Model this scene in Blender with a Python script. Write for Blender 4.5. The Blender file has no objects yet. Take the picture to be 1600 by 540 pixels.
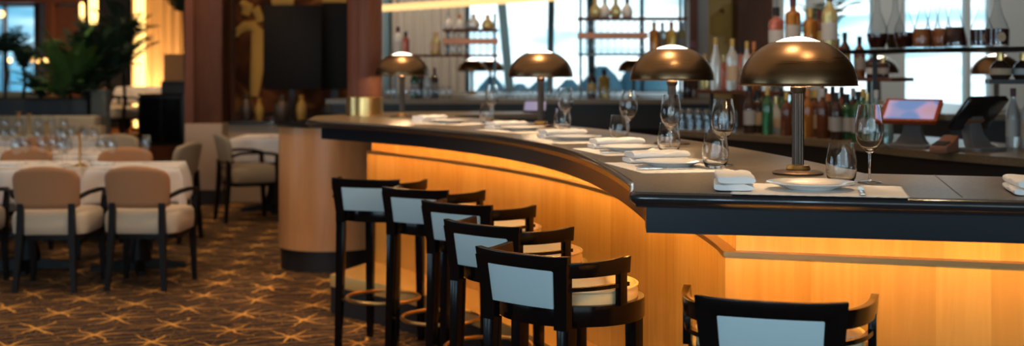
import bpy, bmesh, math, random
from math import sin, cos, pi, sqrt, radians as R
from mathutils import Vector, Matrix
from mathutils.geometry import tessellate_polygon

random.seed(7)
S = bpy.context.scene
C = bpy.data.collections.new('restaurant'); S.collection.children.link(C)
FP, HZ, EYE = 2000.0, 104.0, 1.43          # focal length in pixels of the 1600-wide frame, horizon row, eye height
CT = 1.0975                                 # height of the bar top

def at(px, d):                              # sideways distance of something seen at column px, d metres away
    return (px - 800.0) * d / FP
def dz(py, z):                              # how far away a point of height z is that shows at row py
    return FP * (EYE - z) / (py - HZ)
def zz(py, d):
    return EYE - (py - HZ) * d / FP

# ------------------------------------------------------------------ materials
def mat(name, col=(.5, .5, .5), rough=.5, metal=0, coat=0, trans=0, ior=1.45, emit=None, es=0, spec=.5, sheen=0):
    m = bpy.data.materials.new(name); m.use_nodes = True
    b = m.node_tree.nodes['Principled BSDF']
    b.inputs['Base Color'].default_value = (*col, 1)
    b.inputs['Roughness'].default_value = rough
    b.inputs['Metallic'].default_value = metal
    b.inputs['Coat Weight'].default_value = coat
    b.inputs['Coat Roughness'].default_value = .08
    b.inputs['Transmission Weight'].default_value = trans
    b.inputs['IOR'].default_value = ior
    b.inputs['Specular IOR Level'].default_value = spec
    b.inputs['Sheen Weight'].default_value = sheen
    if emit:
        b.inputs['Emission Color'].default_value = (*emit, 1)
        b.inputs['Emission Strength'].default_value = es
    return m

class N:                                    # small node-graph writer
    def __init__(s, m):
        s.m = m; s.t = m.node_tree; s.n = s.t.nodes; s.l = s.t.links
        s.b = s.n.get('Principled BSDF')
    def new(s, typ, **k):
        n = s.n.new(typ)
        for a, v in k.items(): setattr(n, a, v)
        return n
    def put(s, sock, v):
        if isinstance(v, bpy.types.NodeSocket): s.l.new(v, sock)
        else: sock.default_value = v
    def math(s, op, a, b=0.0, clamp=False):
        n = s.new('ShaderNodeMath', operation=op, use_clamp=clamp)
        s.put(n.inputs[0], a); s.put(n.inputs[1], b)
        return n.outputs[0]
    def coord(s, kind='Object'):
        return s.new('ShaderNodeTexCoord').outputs[kind]
    def mapping(s, v, scale=(1, 1, 1), rot=(0, 0, 0), loc=(0, 0, 0)):
        n = s.new('ShaderNodeMapping'); s.l.new(v, n.inputs[0])
        n.inputs['Scale'].default_value = scale; n.inputs['Rotation'].default_value = rot; n.inputs['Location'].default_value = loc
        return n.outputs[0]
    def noise(s, v, scale, detail=3, dist=0, rough=.5, out='Fac'):
        n = s.new('ShaderNodeTexNoise'); s.l.new(v, n.inputs['Vector'])
        n.inputs['Scale'].default_value = scale; n.inputs['Detail'].default_value = detail
        n.inputs['Distortion'].default_value = dist; n.inputs['Roughness'].default_value = rough
        return n.outputs[out]
    def ramp(s, f, stops):
        n = s.new('ShaderNodeValToRGB'); s.l.new(f, n.inputs[0]); e = n.color_ramp.elements
        while len(e) < len(stops): e.new(.5)
        for i, (p, c) in enumerate(stops): e[i].position = p; e[i].color = (*c, 1)
        return n.outputs[0]
    def mix(s, f, a, b):
        n = s.new('ShaderNodeMix', data_type='RGBA')
        s.put(n.inputs[0], f)
        for q, v in ((6, a), (7, b)):
            s.put(n.inputs[q], v if isinstance(v, bpy.types.NodeSocket) else (*v, 1))
        return n.outputs[2]
    def bump(s, h, strength=.2, dist=.002):
        n = s.new('ShaderNodeBump'); s.l.new(h, n.inputs['Height'])
        n.inputs['Strength'].default_value = strength; n.inputs['Distance'].default_value = dist
        s.l.new(n.outputs[0], s.b.inputs['Normal'])
    def base(s, c): s.l.new(c, s.b.inputs['Base Color'])

M = {}
def wood(name, c1, c2, rough=.28, coat=.5, band=False, spec=.5):
    m = mat(name, c1, rough, coat=coat, spec=spec); g = N(m); v = g.coord()
    grain = g.noise(g.mapping(v, (9, 9, .7)), 3, 6, 1.2)
    fig = g.noise(g.mapping(v, (1.6, 1.6, .9)), 1.6, 3, .6)
    f = g.math('ADD', g.math('MULTIPLY', grain, .55), g.math('MULTIPLY', fig, .5))
    vo = g.new('ShaderNodeTexVoronoi'); g.l.new(g.mapping(v, (2.6, 2.6, 0)), vo.inputs['Vector']); vo.inputs['Scale'].default_value = 1.5
    sep = g.new('ShaderNodeSeparateColor'); g.l.new(vo.outputs['Color'], sep.inputs[0])
    if band: f = g.math('ADD', f, g.math('MULTIPLY', g.math('SUBTRACT', sep.outputs[0], .5), .30))
    g.base(g.ramp(f, [(.30, c2), (.75, c1)]))
    M[name] = m
wood('maple', (.74, .39, .09), (.58, .27, .045), .26, .4, True)
wood('maplepale', (.62, .33, .15), (.50, .24, .10), .3, .3, True)
wood('walnut', (.15, .06, .03), (.075, .028, .016), .42, .0, spec=.2)
wood('redwood', (.19, .075, .045), (.13, .045, .027), .42, .0, spec=.2)
wood('orangeglow_wood', (.62, .27, .12), (.45, .17, .07), .35, .2)  # orange stands in for warm reflections along the glass shelves
M['lacquer'] = mat('lacquer', (.006, .004, .004), .17, spec=.26)
M['darkleg'] = mat('darkleg', (.008, .006, .006), .4, spec=.2)
M['navy'] = mat('navy', (.007, .010, .017), .26, spec=.28)
M['nosing'] = mat('nosing', (.020, .019, .022), .2, coat=.5)
M['black'] = mat('black', (.012, .011, .012), .45)
M['blackgloss'] = mat('blackgloss', (.010, .009, .010), .15, coat=.4)
M['screenblack'] = mat('screenblack', (.010, .009, .009), .5, spec=.15)
M['toekick'] = mat('toekick', (.010, .008, .008), .6)
M['brass'] = mat('brass', (.80, .53, .21), .3, 1)
M['brassdark'] = mat('brassdark', (.30, .18, .08), .34, 1)
M['brassfloor'] = mat('brassfloor', (.85, .56, .20), .3, .45)
M['shade'] = mat('shade', (.215, .13, .066), .3, 1)
M['bronze'] = mat('bronze', (.115, .085, .068), .42, .7)
M['chrome'] = mat('chrome', (.75, .72, .66), .15, 1)
M['opal'] = mat('opal', (.9, .88, .82), .4, emit=(1, .86, .66), es=4.0)
M['bulb'] = mat('bulb', (1, .9, .7), .5, emit=(1, .66, .3), es=25)
M['led'] = mat('led', (1, .7, .3), .5, emit=(1, .54, .11), es=29)
M['daylitpanel'] = mat('daylitpanel', (.54, .69, .74), .5)  # cool window tint put into the colour of this pale leather
M['cream'] = mat('cream', (.82, .67, .40), .5)
M['creamchair'] = mat('creamchair', (.62, .50, .36), .7, sheen=.2)
M['shadedcream'] = mat('shadedcream', (.40, .31, .21), .7)  # cream chair fabric darkened to imitate the dim booth
M['tan'] = mat('tan', (.42, .20, .09), .75, sheen=.2)
M['taupe'] = mat('taupe', (.44, .34, .25), .7)
M['linen'] = mat('linen', (.88, .83, .81), .85, sheen=.15)
M['napkin'] = mat('napkin', (.92, .90, .88), .85)
M['paper'] = mat('paper', (.90, .87, .84), .8)
M['china'] = mat('china', (.90, .88, .85), .12, coat=.4)
M['steel'] = mat('steel', (.7, .68, .64), .2, 1)
M['greywall'] = mat('greywall', (.36, .36, .35), .8)
M['palewall'] = mat('palewall', (.55, .57, .55), .8)
M['drape'] = mat('drape', (.52, .48, .43), .9)
M['amberdrape'] = mat('amberdrape', (.72, .50, .27), .8)
M['glowtube'] = mat('glowtube', (1, .75, .4), .5, emit=(1, .60, .17), es=2.6)
M['sconce'] = mat('sconce', (1, .75, .4), .5, emit=(1, .55, .16), es=3.2)
M['gold_beam'] = mat('gold_beam', (.9, .6, .25), .5, emit=(1, .66, .26), es=.9)  # emission stands in for cove light falling on the beam
M['frost'] = mat('frost', (.9, .92, .92), .6, emit=(.86, .97, 1.0), es=.95)
M['mullion'] = mat('mullion', (.16, .30, .38), .5)
M['planter'] = mat('planter', (.012, .018, .026), .5)
M['plantergrey'] = mat('plantergrey', (.13, .14, .12), .7)
M['banquette'] = mat('banquette', (.40, .33, .24), .75)
M['stone'] = mat('stone', (.42, .31, .23), .5)
M['screen_glow'] = mat('screen_glow', (.05, .05, .06), .3, emit=(.4, .36, .6), es=.4)
M['till_picture'] = mat('till_picture', (.05, .05, .06), .3, emit=(.4, .36, .6), es=.5)
M['redframe'] = mat('redframe', (.30, .05, .015), .4, spec=.25)
M['terminalgrey'] = mat('terminalgrey', (.14, .13, .13), .35)
M['terminaltan'] = mat('terminaltan', (.22, .10, .06), .35)
M['leaf'] = mat('leaf', (.085, .165, .04), .5)
M['leafdark'] = mat('leafdark', (.022, .045, .022), .55)
M['soil'] = mat('soil', (.02, .014, .01), .9)
M['ceiling'] = mat('ceiling', (.42, .30, .20), .9)
M['sidewall'] = mat('sidewall', (.22, .12, .07), .8)
M['outdoor'] = mat('outdoor', (.05, .12, .16), .9)
M['outdoorpale'] = mat('outdoorpale', (.35, .55, .62), .9)
M['whitepaper'] = mat('whitepaper', (.52, .50, .48), .7)
M['beigepaper'] = mat('beigepaper', (.50, .36, .24), .7)
M['greypaper'] = mat('greypaper', (.32, .31, .31), .7)
M['goldpaper'] = mat('goldpaper', (.62, .40, .12), .5, .4)
M['burgundy'] = mat('burgundy', (.10, .015, .02), .35)
M['orangecap'] = mat('orangecap', (.55, .20, .06), .4)

def clear(name, tint=(1, 1, 1), edge=.9, base=.04, rough=.02):   # thin clear glass: see-through with mirror-like rims
    m = bpy.data.materials.new(name); m.use_nodes = True; g = N(m); g.n.remove(g.b)
    out = g.n['Material Output']
    tr = g.new('ShaderNodeBsdfTransparent'); tr.inputs[0].default_value = (*tint, 1)
    gl = g.new('ShaderNodeBsdfGlossy'); gl.inputs['Roughness'].default_value = rough
    lw = g.new('ShaderNodeLayerWeight'); lw.inputs[0].default_value = .5
    f = g.math('ADD', g.math('MULTIPLY', g.math('POWER', lw.outputs['Facing'], 4.0), edge), base, True)
    mx = g.new('ShaderNodeMixShader'); g.l.new(f, mx.inputs[0]); g.l.new(tr.outputs[0], mx.inputs[1]); g.l.new(gl.outputs[0], mx.inputs[2])
    g.l.new(mx.outputs[0], out.inputs[0]); M[name] = m
clear('thinglass', (.95, .965, .975), .85, .035, .0)
clear('farglass', (.95, .965, .975), .85, .09, .03)
clear('pane', (.96, .98, 1), .25, .02)
M['crystal'] = mat('crystal', (1, 1, 1), .0, trans=1, ior=1.46)
for nm, c in dict(g_amber=(.55, .20, .04), g_dark=(.05, .025, .02), g_green=(.06, .20, .09), g_pink=(.70, .20, .14), g_clear=(.85, .88, .88),
                  g_straw=(.80, .66, .30), g_teal=(.45, .68, .68), g_brown=(.22, .07, .03), g_gold=(.75, .46, .10), g_white=(.8, .8, .78)).items():
    M[nm] = mat(nm, c, .06, trans=.55 if nm not in ('g_dark', 'g_white') else .1, ior=1.3, coat=.5)
M['liquor'] = mat('liquor', (.05, .012, .008), .08, coat=.5)
M['liquoramber'] = mat('liquoramber', (.32, .10, .02), .08, coat=.5)

# bar top: fine speckled brown-black stone
g = N(mat('stonetop', (.10, .08, .06), .38)); v = g.coord()
n1 = g.noise(v, 260, 2); n2 = g.noise(v, 9, 3)
g.base(g.mix(g.math('MULTIPLY', n2, .5), g.ramp(n1, [(.35, (.062, .045, .028)), (.60, (.18, .135, .08)), (.75, (.36, .29, .19))]), (.11, .075, .042)))
g.bump(n1, .25, .001); g.b.inputs['Roughness'].default_value = .34; g.b.inputs['Specular IOR Level'].default_value = .6
M['stonetop'] = g.m

# carpet: dark brown with gold branching stars joined by wavy lines
g = N(mat('carpet', (.05, .025, .015), .95)); v = g.coord()
wob = g.noise(v, 3.0, 2, out='Color')
wv = g.new('ShaderNodeVectorMath', operation='MULTIPLY_ADD'); g.l.new(wob, wv.inputs[0]); wv.inputs[1].default_value = (.10, .10, 0); g.l.new(v, wv.inputs[2])
mp = g.mapping(wv.outputs[0], (2.5, 2.5, 1), (0, 0, R(24)))
sx = g.new('ShaderNodeSeparateXYZ'); g.l.new(mp, sx.inputs[0])
x0, y0 = sx.outputs[0], sx.outputs[1]
row = g.math('FLOOR', y0)
xs = g.math('ADD', x0, g.math('MULTIPLY', row, .5))
fx = g.math('SUBTRACT', g.math('FRACT', xs), .5); fy = g.math('SUBTRACT', g.math('FRACT', y0), .5)
rr = g.math('SQRT', g.math('ADD', g.math('MULTIPLY', fx, fx), g.math('MULTIPLY', fy, fy)))
th = g.math('ARCTAN2', fy, fx)
nz = g.noise(v, 7, 2)
spoke = g.math('ABSOLUTE', g.math('SINE', g.math('ADD', g.math('MULTIPLY', th, 3.0), g.math('MULTIPLY', nz, 2.4))))
wid = g.math('MULTIPLY', spoke, g.math('ADD', rr, .02))
line = g.math('SUBTRACT', 1.0, g.math('DIVIDE', wid, g.math('SUBTRACT', .105, g.math('MULTIPLY', rr, .10))), True)
spoke2 = g.math('ABSOLUTE', g.math('SINE', g.math('ADD', g.math('MULTIPLY', th, 6.5), g.math('MULTIPLY', nz, 14.0))))
line2 = g.math('SUBTRACT', 1.0, g.math('DIVIDE', g.math('MULTIPLY', spoke2, g.math('ADD', rr, .02)), .07), True)
core = g.math('SUBTRACT', 1.0, g.math('DIVIDE', rr, .09), True)
fade = g.math('SUBTRACT', 1.2, g.math('MULTIPLY', rr, 1.35), True)
star = g.math('MAXIMUM', g.math('MAXIMUM', g.math('MULTIPLY', line, fade), core), g.math('MULTIPLY', line2, .38))
wave = g.new('ShaderNodeTexWave'); g.l.new(g.mapping(wv.outputs[0], (1, 1, 1), (0, 0, R(62))), wave.inputs['Vector'])
wave.inputs['Scale'].default_value = 3.6; wave.inputs['Distortion'].default_value = 9; wave.inputs['Detail'].default_value = 2; wave.inputs['Detail Scale'].default_value = .9
thin = g.math('MULTIPLY', g.math('SUBTRACT', 1.0, g.math('MULTIPLY', wave.outputs['Fac'], 9.0), True), .22)
fz = g.noise(v, 160, 2)
amt = g.math('MULTIPLY', g.math('MAXIMUM', star, thin), g.math('ADD', g.math('MULTIPLY', fz, .8), .55), True)
g.base(g.mix(amt, g.mix(fz, (.014, .007, .005), (.036, .016, .010)), (1.0, .50, .10)))
g.bump(fz, .5, .004); M['carpet'] = g.m

# wall painting: gold and ochre blotches on brown
g = N(mat('mural', (.2, .1, .04), .8, spec=.1)); v = g.coord()
n1 = g.noise(g.mapping(v, (1.1, 1, 1)), 1.9, 2, 1.4); 
g.base(g.ramp(n1, [(.40, (.045, .016, .009)), (.56, (.13, .045, .018)), (.66, (.34, .16, .035)), (.76, (.72, .50, .13))])); M['mural'] = g.m
M['figure'] = mat('figure', (.46, .28, .06), .7)
g = N(M['till_picture']); g.l.new(g.ramp(g.noise(g.coord(), 6, 1), [(.42, (.16, .30, .62)), (.52, (.60, .40, .62)), (.62, (.62, .36, .45))]), g.b.inputs['Emission Color'])
# carded fabric texture on the dining chair backs
for k in ('tan', 'creamchair', 'linen', 'napkin'):
    g = N(M[k]); g.bump(g.noise(g.coord(), 420, 2), .25, .001)
# streaks on the dark metal of the shades
g = N(M['shade']); nn = g.noise(g.mapping(g.coord(), (1, 1, 40)), 3, 3)
mr = g.math('ADD', g.math('MULTIPLY', nn, .22), .2); g.l.new(mr, g.b.inputs['Roughness'])

# ------------------------------------------------------------------ mesh writers
class MB:
    def __init__(s): s.v = []; s.f = []
    def add(s, vs, fs):
        o = len(s.v); s.v += [tuple(p) for p in vs]; s.f += [tuple(i + o for i in f) for f in fs]; return s
    def box(s, x0, x1, y0, y1, z0, z1):
        vs = [(x, y, z) for z in (z0, z1) for y in (y0, y1) for x in (x0, x1)]
        return s.add(vs, [(0, 2, 3, 1), (4, 5, 7, 6), (0, 1, 5, 4), (2, 6, 7, 3), (0, 4, 6, 2), (1, 3, 7, 5)])
    def obox(s, c, sx, sy, sz, rz=0, rx=0, ry=0):       # box of given size about a centre, turned
        m = Matrix.Translation(c) @ Matrix.Rotation(rz, 4, 'Z') @ Matrix.Rotation(rx, 4, 'X') @ Matrix.Rotation(ry, 4, 'Y')
        vs = [m @ Vector((x * sx / 2, y * sy / 2, z * sz / 2)) for z in (-1, 1) for y in (-1, 1) for x in (-1, 1)]
        return s.add(vs, [(0, 2, 3, 1), (4, 5, 7, 6), (0, 1, 5, 4), (2, 6, 7, 3), (0, 4, 6, 2), (1, 3, 7, 5)])
    def lathe(s, prof, n=32, c=(0, 0, 0), flute=None):   # prof: (r, z) from bottom to top
        vs = []; fs = []; k = len(prof)
        for i in range(n):
            a = 2 * pi * i / n
            q = 1 if not flute else 1 - flute[1] * (.5 + .5 * cos(flute[0] * a))
            for r, z in prof: vs.append((c[0] + r * q * cos(a), c[1] + r * q * sin(a), c[2] + z))
        for i in range(n):
            j = (i + 1) % n
            for t in range(k - 1):
                if prof[t][0] < 1e-6 and prof[t + 1][0] < 1e-6: continue
                fs.append((i * k + t, j * k + t, j * k + t + 1, i * k + t + 1))
        return s.add(vs, fs)
    def tube(s, path, r, n=8, closed=False, rads=None, flat=1.0):
        P = [Vector(p) for p in path]; vs = []; fs = []; m = len(P)
        for i, p in enumerate(P):
            a = P[i - 1] if (i or closed) else p; b = P[(i + 1) % m] if (i < m - 1 or closed) else p
            t = (b - a).normalized(); up = Vector((0, 0, 1)) if abs(t.z) < .95 else Vector((0, 1, 0))
            sd = t.cross(up).normalized(); up = sd.cross(t)
            q = rads[i] if rads else r
            for j in range(n):
                an = 2 * pi * j / n + pi / n
                vs.append(p + sd * (q * cos(an)) + up * (q * flat * sin(an)))
        for i in range(m if closed else m - 1):
            for j in range(n):
                fs.append((i * n + j, i * n + (j + 1) % n, ((i + 1) % m) * n + (j + 1) % n, ((i + 1) % m) * n + j))
        if not closed: fs += [tuple(range(n))[::-1], tuple((m - 1) * n + j for j in range(n))]
        return s.add(vs, fs)
    def prism(s, poly, z0, z1):                            # any simple polygon, raised
        n = len(poly); tri = tessellate_polygon([[Vector((x, y, 0)) for x, y in poly]])
        vs = [(x, y, z0) for x, y in poly] + [(x, y, z1) for x, y in poly]
        fs = [tuple(t) for t in tri] + [tuple(i + n for i in t) for t in tri]
        fs += [(i, (i + 1) % n, n + (i + 1) % n, n + i) for i in range(n)]
        return s.add(vs, fs)
    def sweep(s, path, prof, closed_path=False):           # prof: closed loop of (inward offset, z)
        nrm = miters(path, closed_path); k = len(prof); vs = []; fs = []; m = len(path)
        for (x, y), (nx, ny) in zip(path, nrm):
            for u, z in prof: vs.append((x + nx * u, y + ny * u, z))
        for i in range(m if closed_path else m - 1):
            a, b = i * k, ((i + 1) % m) * k
            for j in range(k): fs.append((a + j, a + (j + 1) % k, b + (j + 1) % k, b + j))
        if not closed_path: fs += [tuple(range(k)), tuple((m - 1) * k + j for j in range(k))]
        return s.add(vs, fs)
    def loft(s, rings, cap=True):
        k = len(rings[0]); vs = [p for r in rings for p in r]; fs = []
        for i in range(len(rings) - 1):
            for j in range(k): fs.append((i * k + j, i * k + (j + 1) % k, (i + 1) * k + (j + 1) % k, (i + 1) * k + j))
        if cap: fs += [tuple(range(k)), tuple((len(rings) - 1) * k + j for j in range(k))]
        return s.add(vs, fs)
    def xf(s, m):
        s.v = [tuple(m @ Vector(p)) for p in s.v]; return s

def miters(P, closed=False):
    out = []; m = len(P)
    for i in range(m):
        p = Vector(P[i]); a = Vector(P[i - 1]) if (i or closed) else None; b = Vector(P[(i + 1) % m]) if (i < m - 1 or closed) else None
        ns = []
        for q, w in ((a, p), (p, b)):
            if q is None or w is None: continue
            d = (w - q).normalized(); ns.append(Vector((d.y, -d.x)))
        n = sum(ns, Vector((0, 0))).normalized()
        out.append(tuple(n / max(.3, n.dot(ns[0]))))
    return out
def shift(P, u): return [(x + nx * u, y + ny * u) for (x, y), (nx, ny) in zip(P, miters(P))]

def obj(name, mb, m, parent=None, sharp=32, world=False, bevel=0):
    me = bpy.data.meshes.new(name); me.from_pydata(mb.v, [], mb.f)
    bm = bmesh.new(); bm.from_mesh(me); bmesh.ops.remove_doubles(bm, verts=bm.verts, dist=1e-6)
    bmesh.ops.recalc_face_normals(bm, faces=bm.faces)
    if bevel:
        es = [e for e in bm.edges if len(e.link_faces) == 2 and e.calc_face_angle(0) > R(40)]
        bmesh.ops.bevel(bm, geom=es, offset=bevel, segments=2, profile=.6, affect='EDGES', clamp_overlap=True)
    bm.to_mesh(me); bm.free()
    me.polygons.foreach_set('use_smooth', [True] * len(me.polygons)); me.set_sharp_from_angle(angle=R(sharp))
    me.materials.append(M[m] if isinstance(m, str) else m)
    o = bpy.data.objects.new(name, me); C.objects.link(o)
    if parent:
        o.parent = parent
        if world:
            o.location = -parent.location if parent.parent is None else (0, 0, 0)
    return o
def centre(o):                                   # put a world-built mesh's origin at its base
    me = o.data; xs = [v.co for v in me.vertices]
    c = Vector(((min(v.x for v in xs) + max(v.x for v in xs)) / 2, (min(v.y for v in xs) + max(v.y for v in xs)) / 2, min(v.z for v in xs)))
    me.transform(Matrix.Translation(-c)); o.location = c; return o
def tag(o, label=None, cat=None, group=None, kind=None):
    if label: o['label'] = label
    if cat: o['category'] = cat
    if group: o['group'] = group
    if kind: o['kind'] = kind
    return o
def thing(name, label, cat, loc=(0, 0, 0), rz=0, group=None):
    o = bpy.data.objects.new(name, None); C.objects.link(o); o.empty_display_size = .1
    o.location = loc; o.rotation_euler = (0, 0, rz)
    return tag(o, label, cat, group)
KIDS = {}
def dup(o, loc=None, rz=None, label=None, group=None, parent=None, scale=None):
    c = o.copy(); C.objects.link(c)
    if parent: c.parent = parent
    if loc is not None: c.location = loc
    if rz is not None: c.rotation_euler = (0, 0, rz)
    if label: c['label'] = label
    if group: c['group'] = group
    if scale: c.scale = scale
    for ch in list(o.children):
        dup(ch, parent=c)
    return c
def struct(name, mb, m, parent=None, **k):
    o = obj(name, mb, m, parent, **k)
    if not parent: o['kind'] = 'structure'
    return o
ORD = ['first', 'second', 'third', 'fourth', 'fifth', 'sixth', 'seventh', 'eighth', 'ninth', 'tenth', 'eleventh', 'twelfth',
       'thirteenth', 'fourteenth', 'fifteenth', 'sixteenth', 'seventeenth', 'eighteenth']
def arc_pts(cx, cy, r, a0, a1, n): return [(cx + r * cos(a0 + (a1 - a0) * i / n), cy + r * sin(a0 + (a1 - a0) * i / n)) for i in range(n + 1)]
def poly3(c, d): return ((c[0] * d + c[1]) * d + c[2]) * d + c[3]

# ------------------------------------------------------------------ the room
WX0, WX1, WY0, WY1, CH = -13.0, 8.0, -3.0, 22.0, 3.7
XR = at(1085, 12.8); XS = 3.12
struct('floor', MB().box(WX0, WX1, WY0, 13.5, -.1, 0).prism([(WX0, 13.5), (2.35, 13.5), (XS + .1, WY1), (WX0, WY1)], -.1, 0), 'carpet')
struct('ceiling', MB().box(WX0, WX1, WY0, 13.5, CH, CH + .1).prism([(WX0, 13.5), (2.35, 13.5), (XS + .1, WY1), (WX0, WY1)], CH, CH + .1), 'ceiling')
wl = MB(); yy = WY0
LW = [(1.0, 2.0), (3.3, 4.3), (5.6, 6.6)]                # three tall windows in the left wall
for a_, b_ in LW:
    wl.box(WX0 - .15, WX0, yy, a_, 0, CH); wl.box(WX0 - .15, WX0, a_, b_, 0, .45); wl.box(WX0 - .15, WX0, a_, b_, 3.0, CH); yy = b_
wl.box(WX0 - .15, WX0, yy, WY1, 0, CH)
struct('wall_left', wl, 'sidewall')
struct('wall_right', MB().box(WX1, WX1 + .15, WY0, 13.5, 0, CH), 'sidewall')
XS = 3.12
struct('wall_side', MB().prism([(2.25, 13.55), (2.35, 13.55), (XS + .1, WY1), (XS, WY1)], 0, CH), 'greywall')
# back wall with two window openings: left garden window, big middle window bay
def wall_with_holes(mb, x0, x1, y, t, z1, holes):
    x = x0
    for h0, h1, b, tp in sorted(holes):
        mb.box(x, h0, y, y + t, 0, z1); mb.box(h0, h1, y, y + t, 0, b); mb.box(h0, h1, y, y + t, tp, z1); x = h1
    mb.box(x, x1, y, y + t, 0, z1); return mb
YB = WY1
holes = [(-9.6, at(61, YB), .5, zz(4, YB)), (at(600, YB), at(612, YB), .9, 2.9), (at(728, YB), at(1074, YB), .95, 2.75)]
struct('wall_back', wall_with_holes(MB(), WX0, XS + .1, YB, .2, CH, holes), 'greywall')
def window(n, x0, x1, y, z0, z1, mulls, m='mullion', slant=0):
    fr = MB(); w = .07
    fr.box(x0, x1, y - .05, y + .09, z0, z0 + w); fr.box(x0, x1, y - .05, y + .09, z1 - w, z1)
    fr.box(x0, x0 + w, y - .05, y + .09, z0, z1); fr.box(x1 - w, x1, y - .05, y + .09, z0, z1)
    for (a, b, ww) in mulls:
        mm = Matrix.Identity(4)
        fr.loft([[(a - ww / 2, y - .05, z0), (a + ww / 2, y - .05, z0), (a + ww / 2, y + .09, z0), (a - ww / 2, y + .09, z0)],
                 [(b - ww / 2, y - .05, z1), (b + ww / 2, y - .05, z1), (b + ww / 2, y + .09, z1), (b - ww / 2, y + .09, z1)]])
    f = struct('window_%d' % n, fr, m)
    obj('pane', MB().box(x0 + w, x1 - w, y + .01, y + .02, z0 + w, z1 - w), 'pane', f)
    return f
window(1, -9.6, at(61, YB), YB, .5, zz(4, YB), [(at(35, YB) - .3, at(35, YB) - .3, .03)], 'walnut')
window(2, at(600, YB), at(612, YB), YB, .9, 2.9, [])
window(3, at(728, YB), at(1074, YB), YB, .95, 2.75,
       [(at(797, YB), at(782, YB), .16), (at(859, YB), at(862, YB), .12), (at(925, YB), at(922, YB), .13), (at(1003, YB), at(1003, YB), .07)])
# glazed street front behind the viewpoint and the windows of the left wall
struct('wall_front', wall_with_holes(MB(), WX0, WX1, WY0 - .2, .2, CH, [(-6.5, 6.5, .45, 3.1)]), 'sidewall')
window(5, -6.5, 6.5, WY0 - .12, .45, 3.1, [(x, x, .10) for x in (-5.2, -3.9, -2.6, -1.3, 0, 1.3, 2.6, 3.9, 5.2)])
for k, (a_, b_) in enumerate(LW):
    fr = MB(); X0 = WX0 - .12
    for (y0_, y1_, z0_, z1_) in ((a_, b_, .45, .52), (a_, b_, 2.93, 3.0), (a_, a_ + .07, .45, 3.0), (b_ - .07, b_, .45, 3.0)): fr.box(X0, X0 + .1, y0_, y1_, z0_, z1_)
    f_ = struct('window_%d' % (6 + k), fr, 'mullion')
    obj('pane', MB().box(X0 + .04, X0 + .05, a_ + .07, b_ - .07, .52, 2.93), 'pane', f_)
# dark red-brown wall piece and post right of the left window
struct('trim_1', MB().box(at(75, 21.7), at(86, 21.7), 21.55, 21.8, 0, CH), 'redwood')
struct('trim_2', MB().box(-9.6, at(126, 21.6), 21.5, 21.75, zz(5, 21.6), zz(5, 21.6) + .35), 'redwood')
struct('wall_niche', MB().box(at(86, 21.8), at(126, 21.8), 21.7, 21.9, 0, 2.45), 'redwood')
struct('wall_recess', MB().box(at(126, 21.9), at(206, 21.9), 21.75, 21.95, 0, CH), 'black')
# raised dining floor at the back left
struct('floor_raised', MB().box(WX0, -4.0, 16.5, 22, 0, .4), mat('redcarpet', (.16, .05, .03), .9))

# drapes between the windows
def drape(name, x0, x1, y, z0, z1, m, folds, label, amp=.05):
    mb = MB(); n = folds * 8; top = []; 
    f = [(x0 + (x1 - x0) * i / n, y + amp * sin(2 * pi * folds * i / n)) for i in range(n + 1)]
    poly = f + [(x, yy + .02) for x, yy in reversed(f)]
    mb.prism(poly, z0, z1)
    o = centre(obj(name, mb, m)); return tag(o, label, 'curtain')
drape('curtain', at(613, 21.6), at(728, 21.6), 21.6, .02, CH - .05, 'drape', 9, 'grey-beige pleated curtain hanging left of the bright window bay')
drape('curtain', at(206, 21.2), at(296, 21.2), 21.2, .42, CH - .05, 'amberdrape', 7, 'amber pleated curtain lit warm behind the raised dining floor')
t = thing('light_column', 'tall glowing amber light tube standing before the amber curtain', 'lamp', (at(218, 20.6), 20.6, .4))
obj('tube', MB().lathe([(0, .06), (.085, .06), (.085, 3.1), (0, 3.1)], 24), 'glowtube', t)
obj('base', MB().lathe([(0, 0), (.12, 0), (.12, .06), (0, .06)], 24), 'brassdark', t)

# ------------------------------------------------------------------ partition with column, painting and dark screens (left of the bar)
d = 13.4
t = thing('pilaster', 'polished brown wood column on a beige block left of the booth', 'column', (at(323, d), d, 0))
xa, xb = at(294, d) - at(323, d), at(352, d) - at(323, d)
obj('shaft', MB().box(xa + .02, xb - .01, -.1, .35, .84, CH - .01), 'walnut', t, bevel=.02)
obj('edge_strip', MB().box(xa, xa + .09, -.14, -.1, .84, CH - .01), 'redwood', t)
obj('block', MB().box(xa, xb, -.15, .35, .15, .84), 'stone', t, bevel=.01)
obj('plinth', MB().box(xa - .01, xb + .01, -.16, .36, 0, .15), 'toekick', t)
tag(centre(obj('booth_partition', MB().box(at(358, 13.6), at(560, 13.6), 13.55, 13.7, 0, .82), 'taupe')), 'low beige upholstered partition right of the brown wood column', 'partition')
sh = thing('ledge', 'dark ledge carrying vases along the top of the beige partition', 'shelf', (at(457, 13.7), 13.7, .82))
obj('top', MB().box(at(360, 13.6) - at(457, 13.7), at(560, 13.6) - at(457, 13.7), -.2, .35, 0, .035), 'blackgloss', sh)
struct('wall_mural', MB().box(at(352, 15.0), at(1, 15) + 4.4, 15.0, 15.15, 0, CH), 'walnut')
p = thing('picture', 'large brown and gold painting behind the dark screen', 'painting', (at(450, 14.95), 14.96, .9))
obj('canvas', MB().box(at(368, 14.95) - at(450, 14.95), at(545, 14.95) - at(450, 14.95), -.03, .03, 0, 2.3), 'mural', p)
arm = []
for (px, py, r) in ((408, 8, .07), (400, 22, .06), (396, 40, .06), (384, 46, .05), (375, 56, .045)): arm.append((px, py, r))
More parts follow.
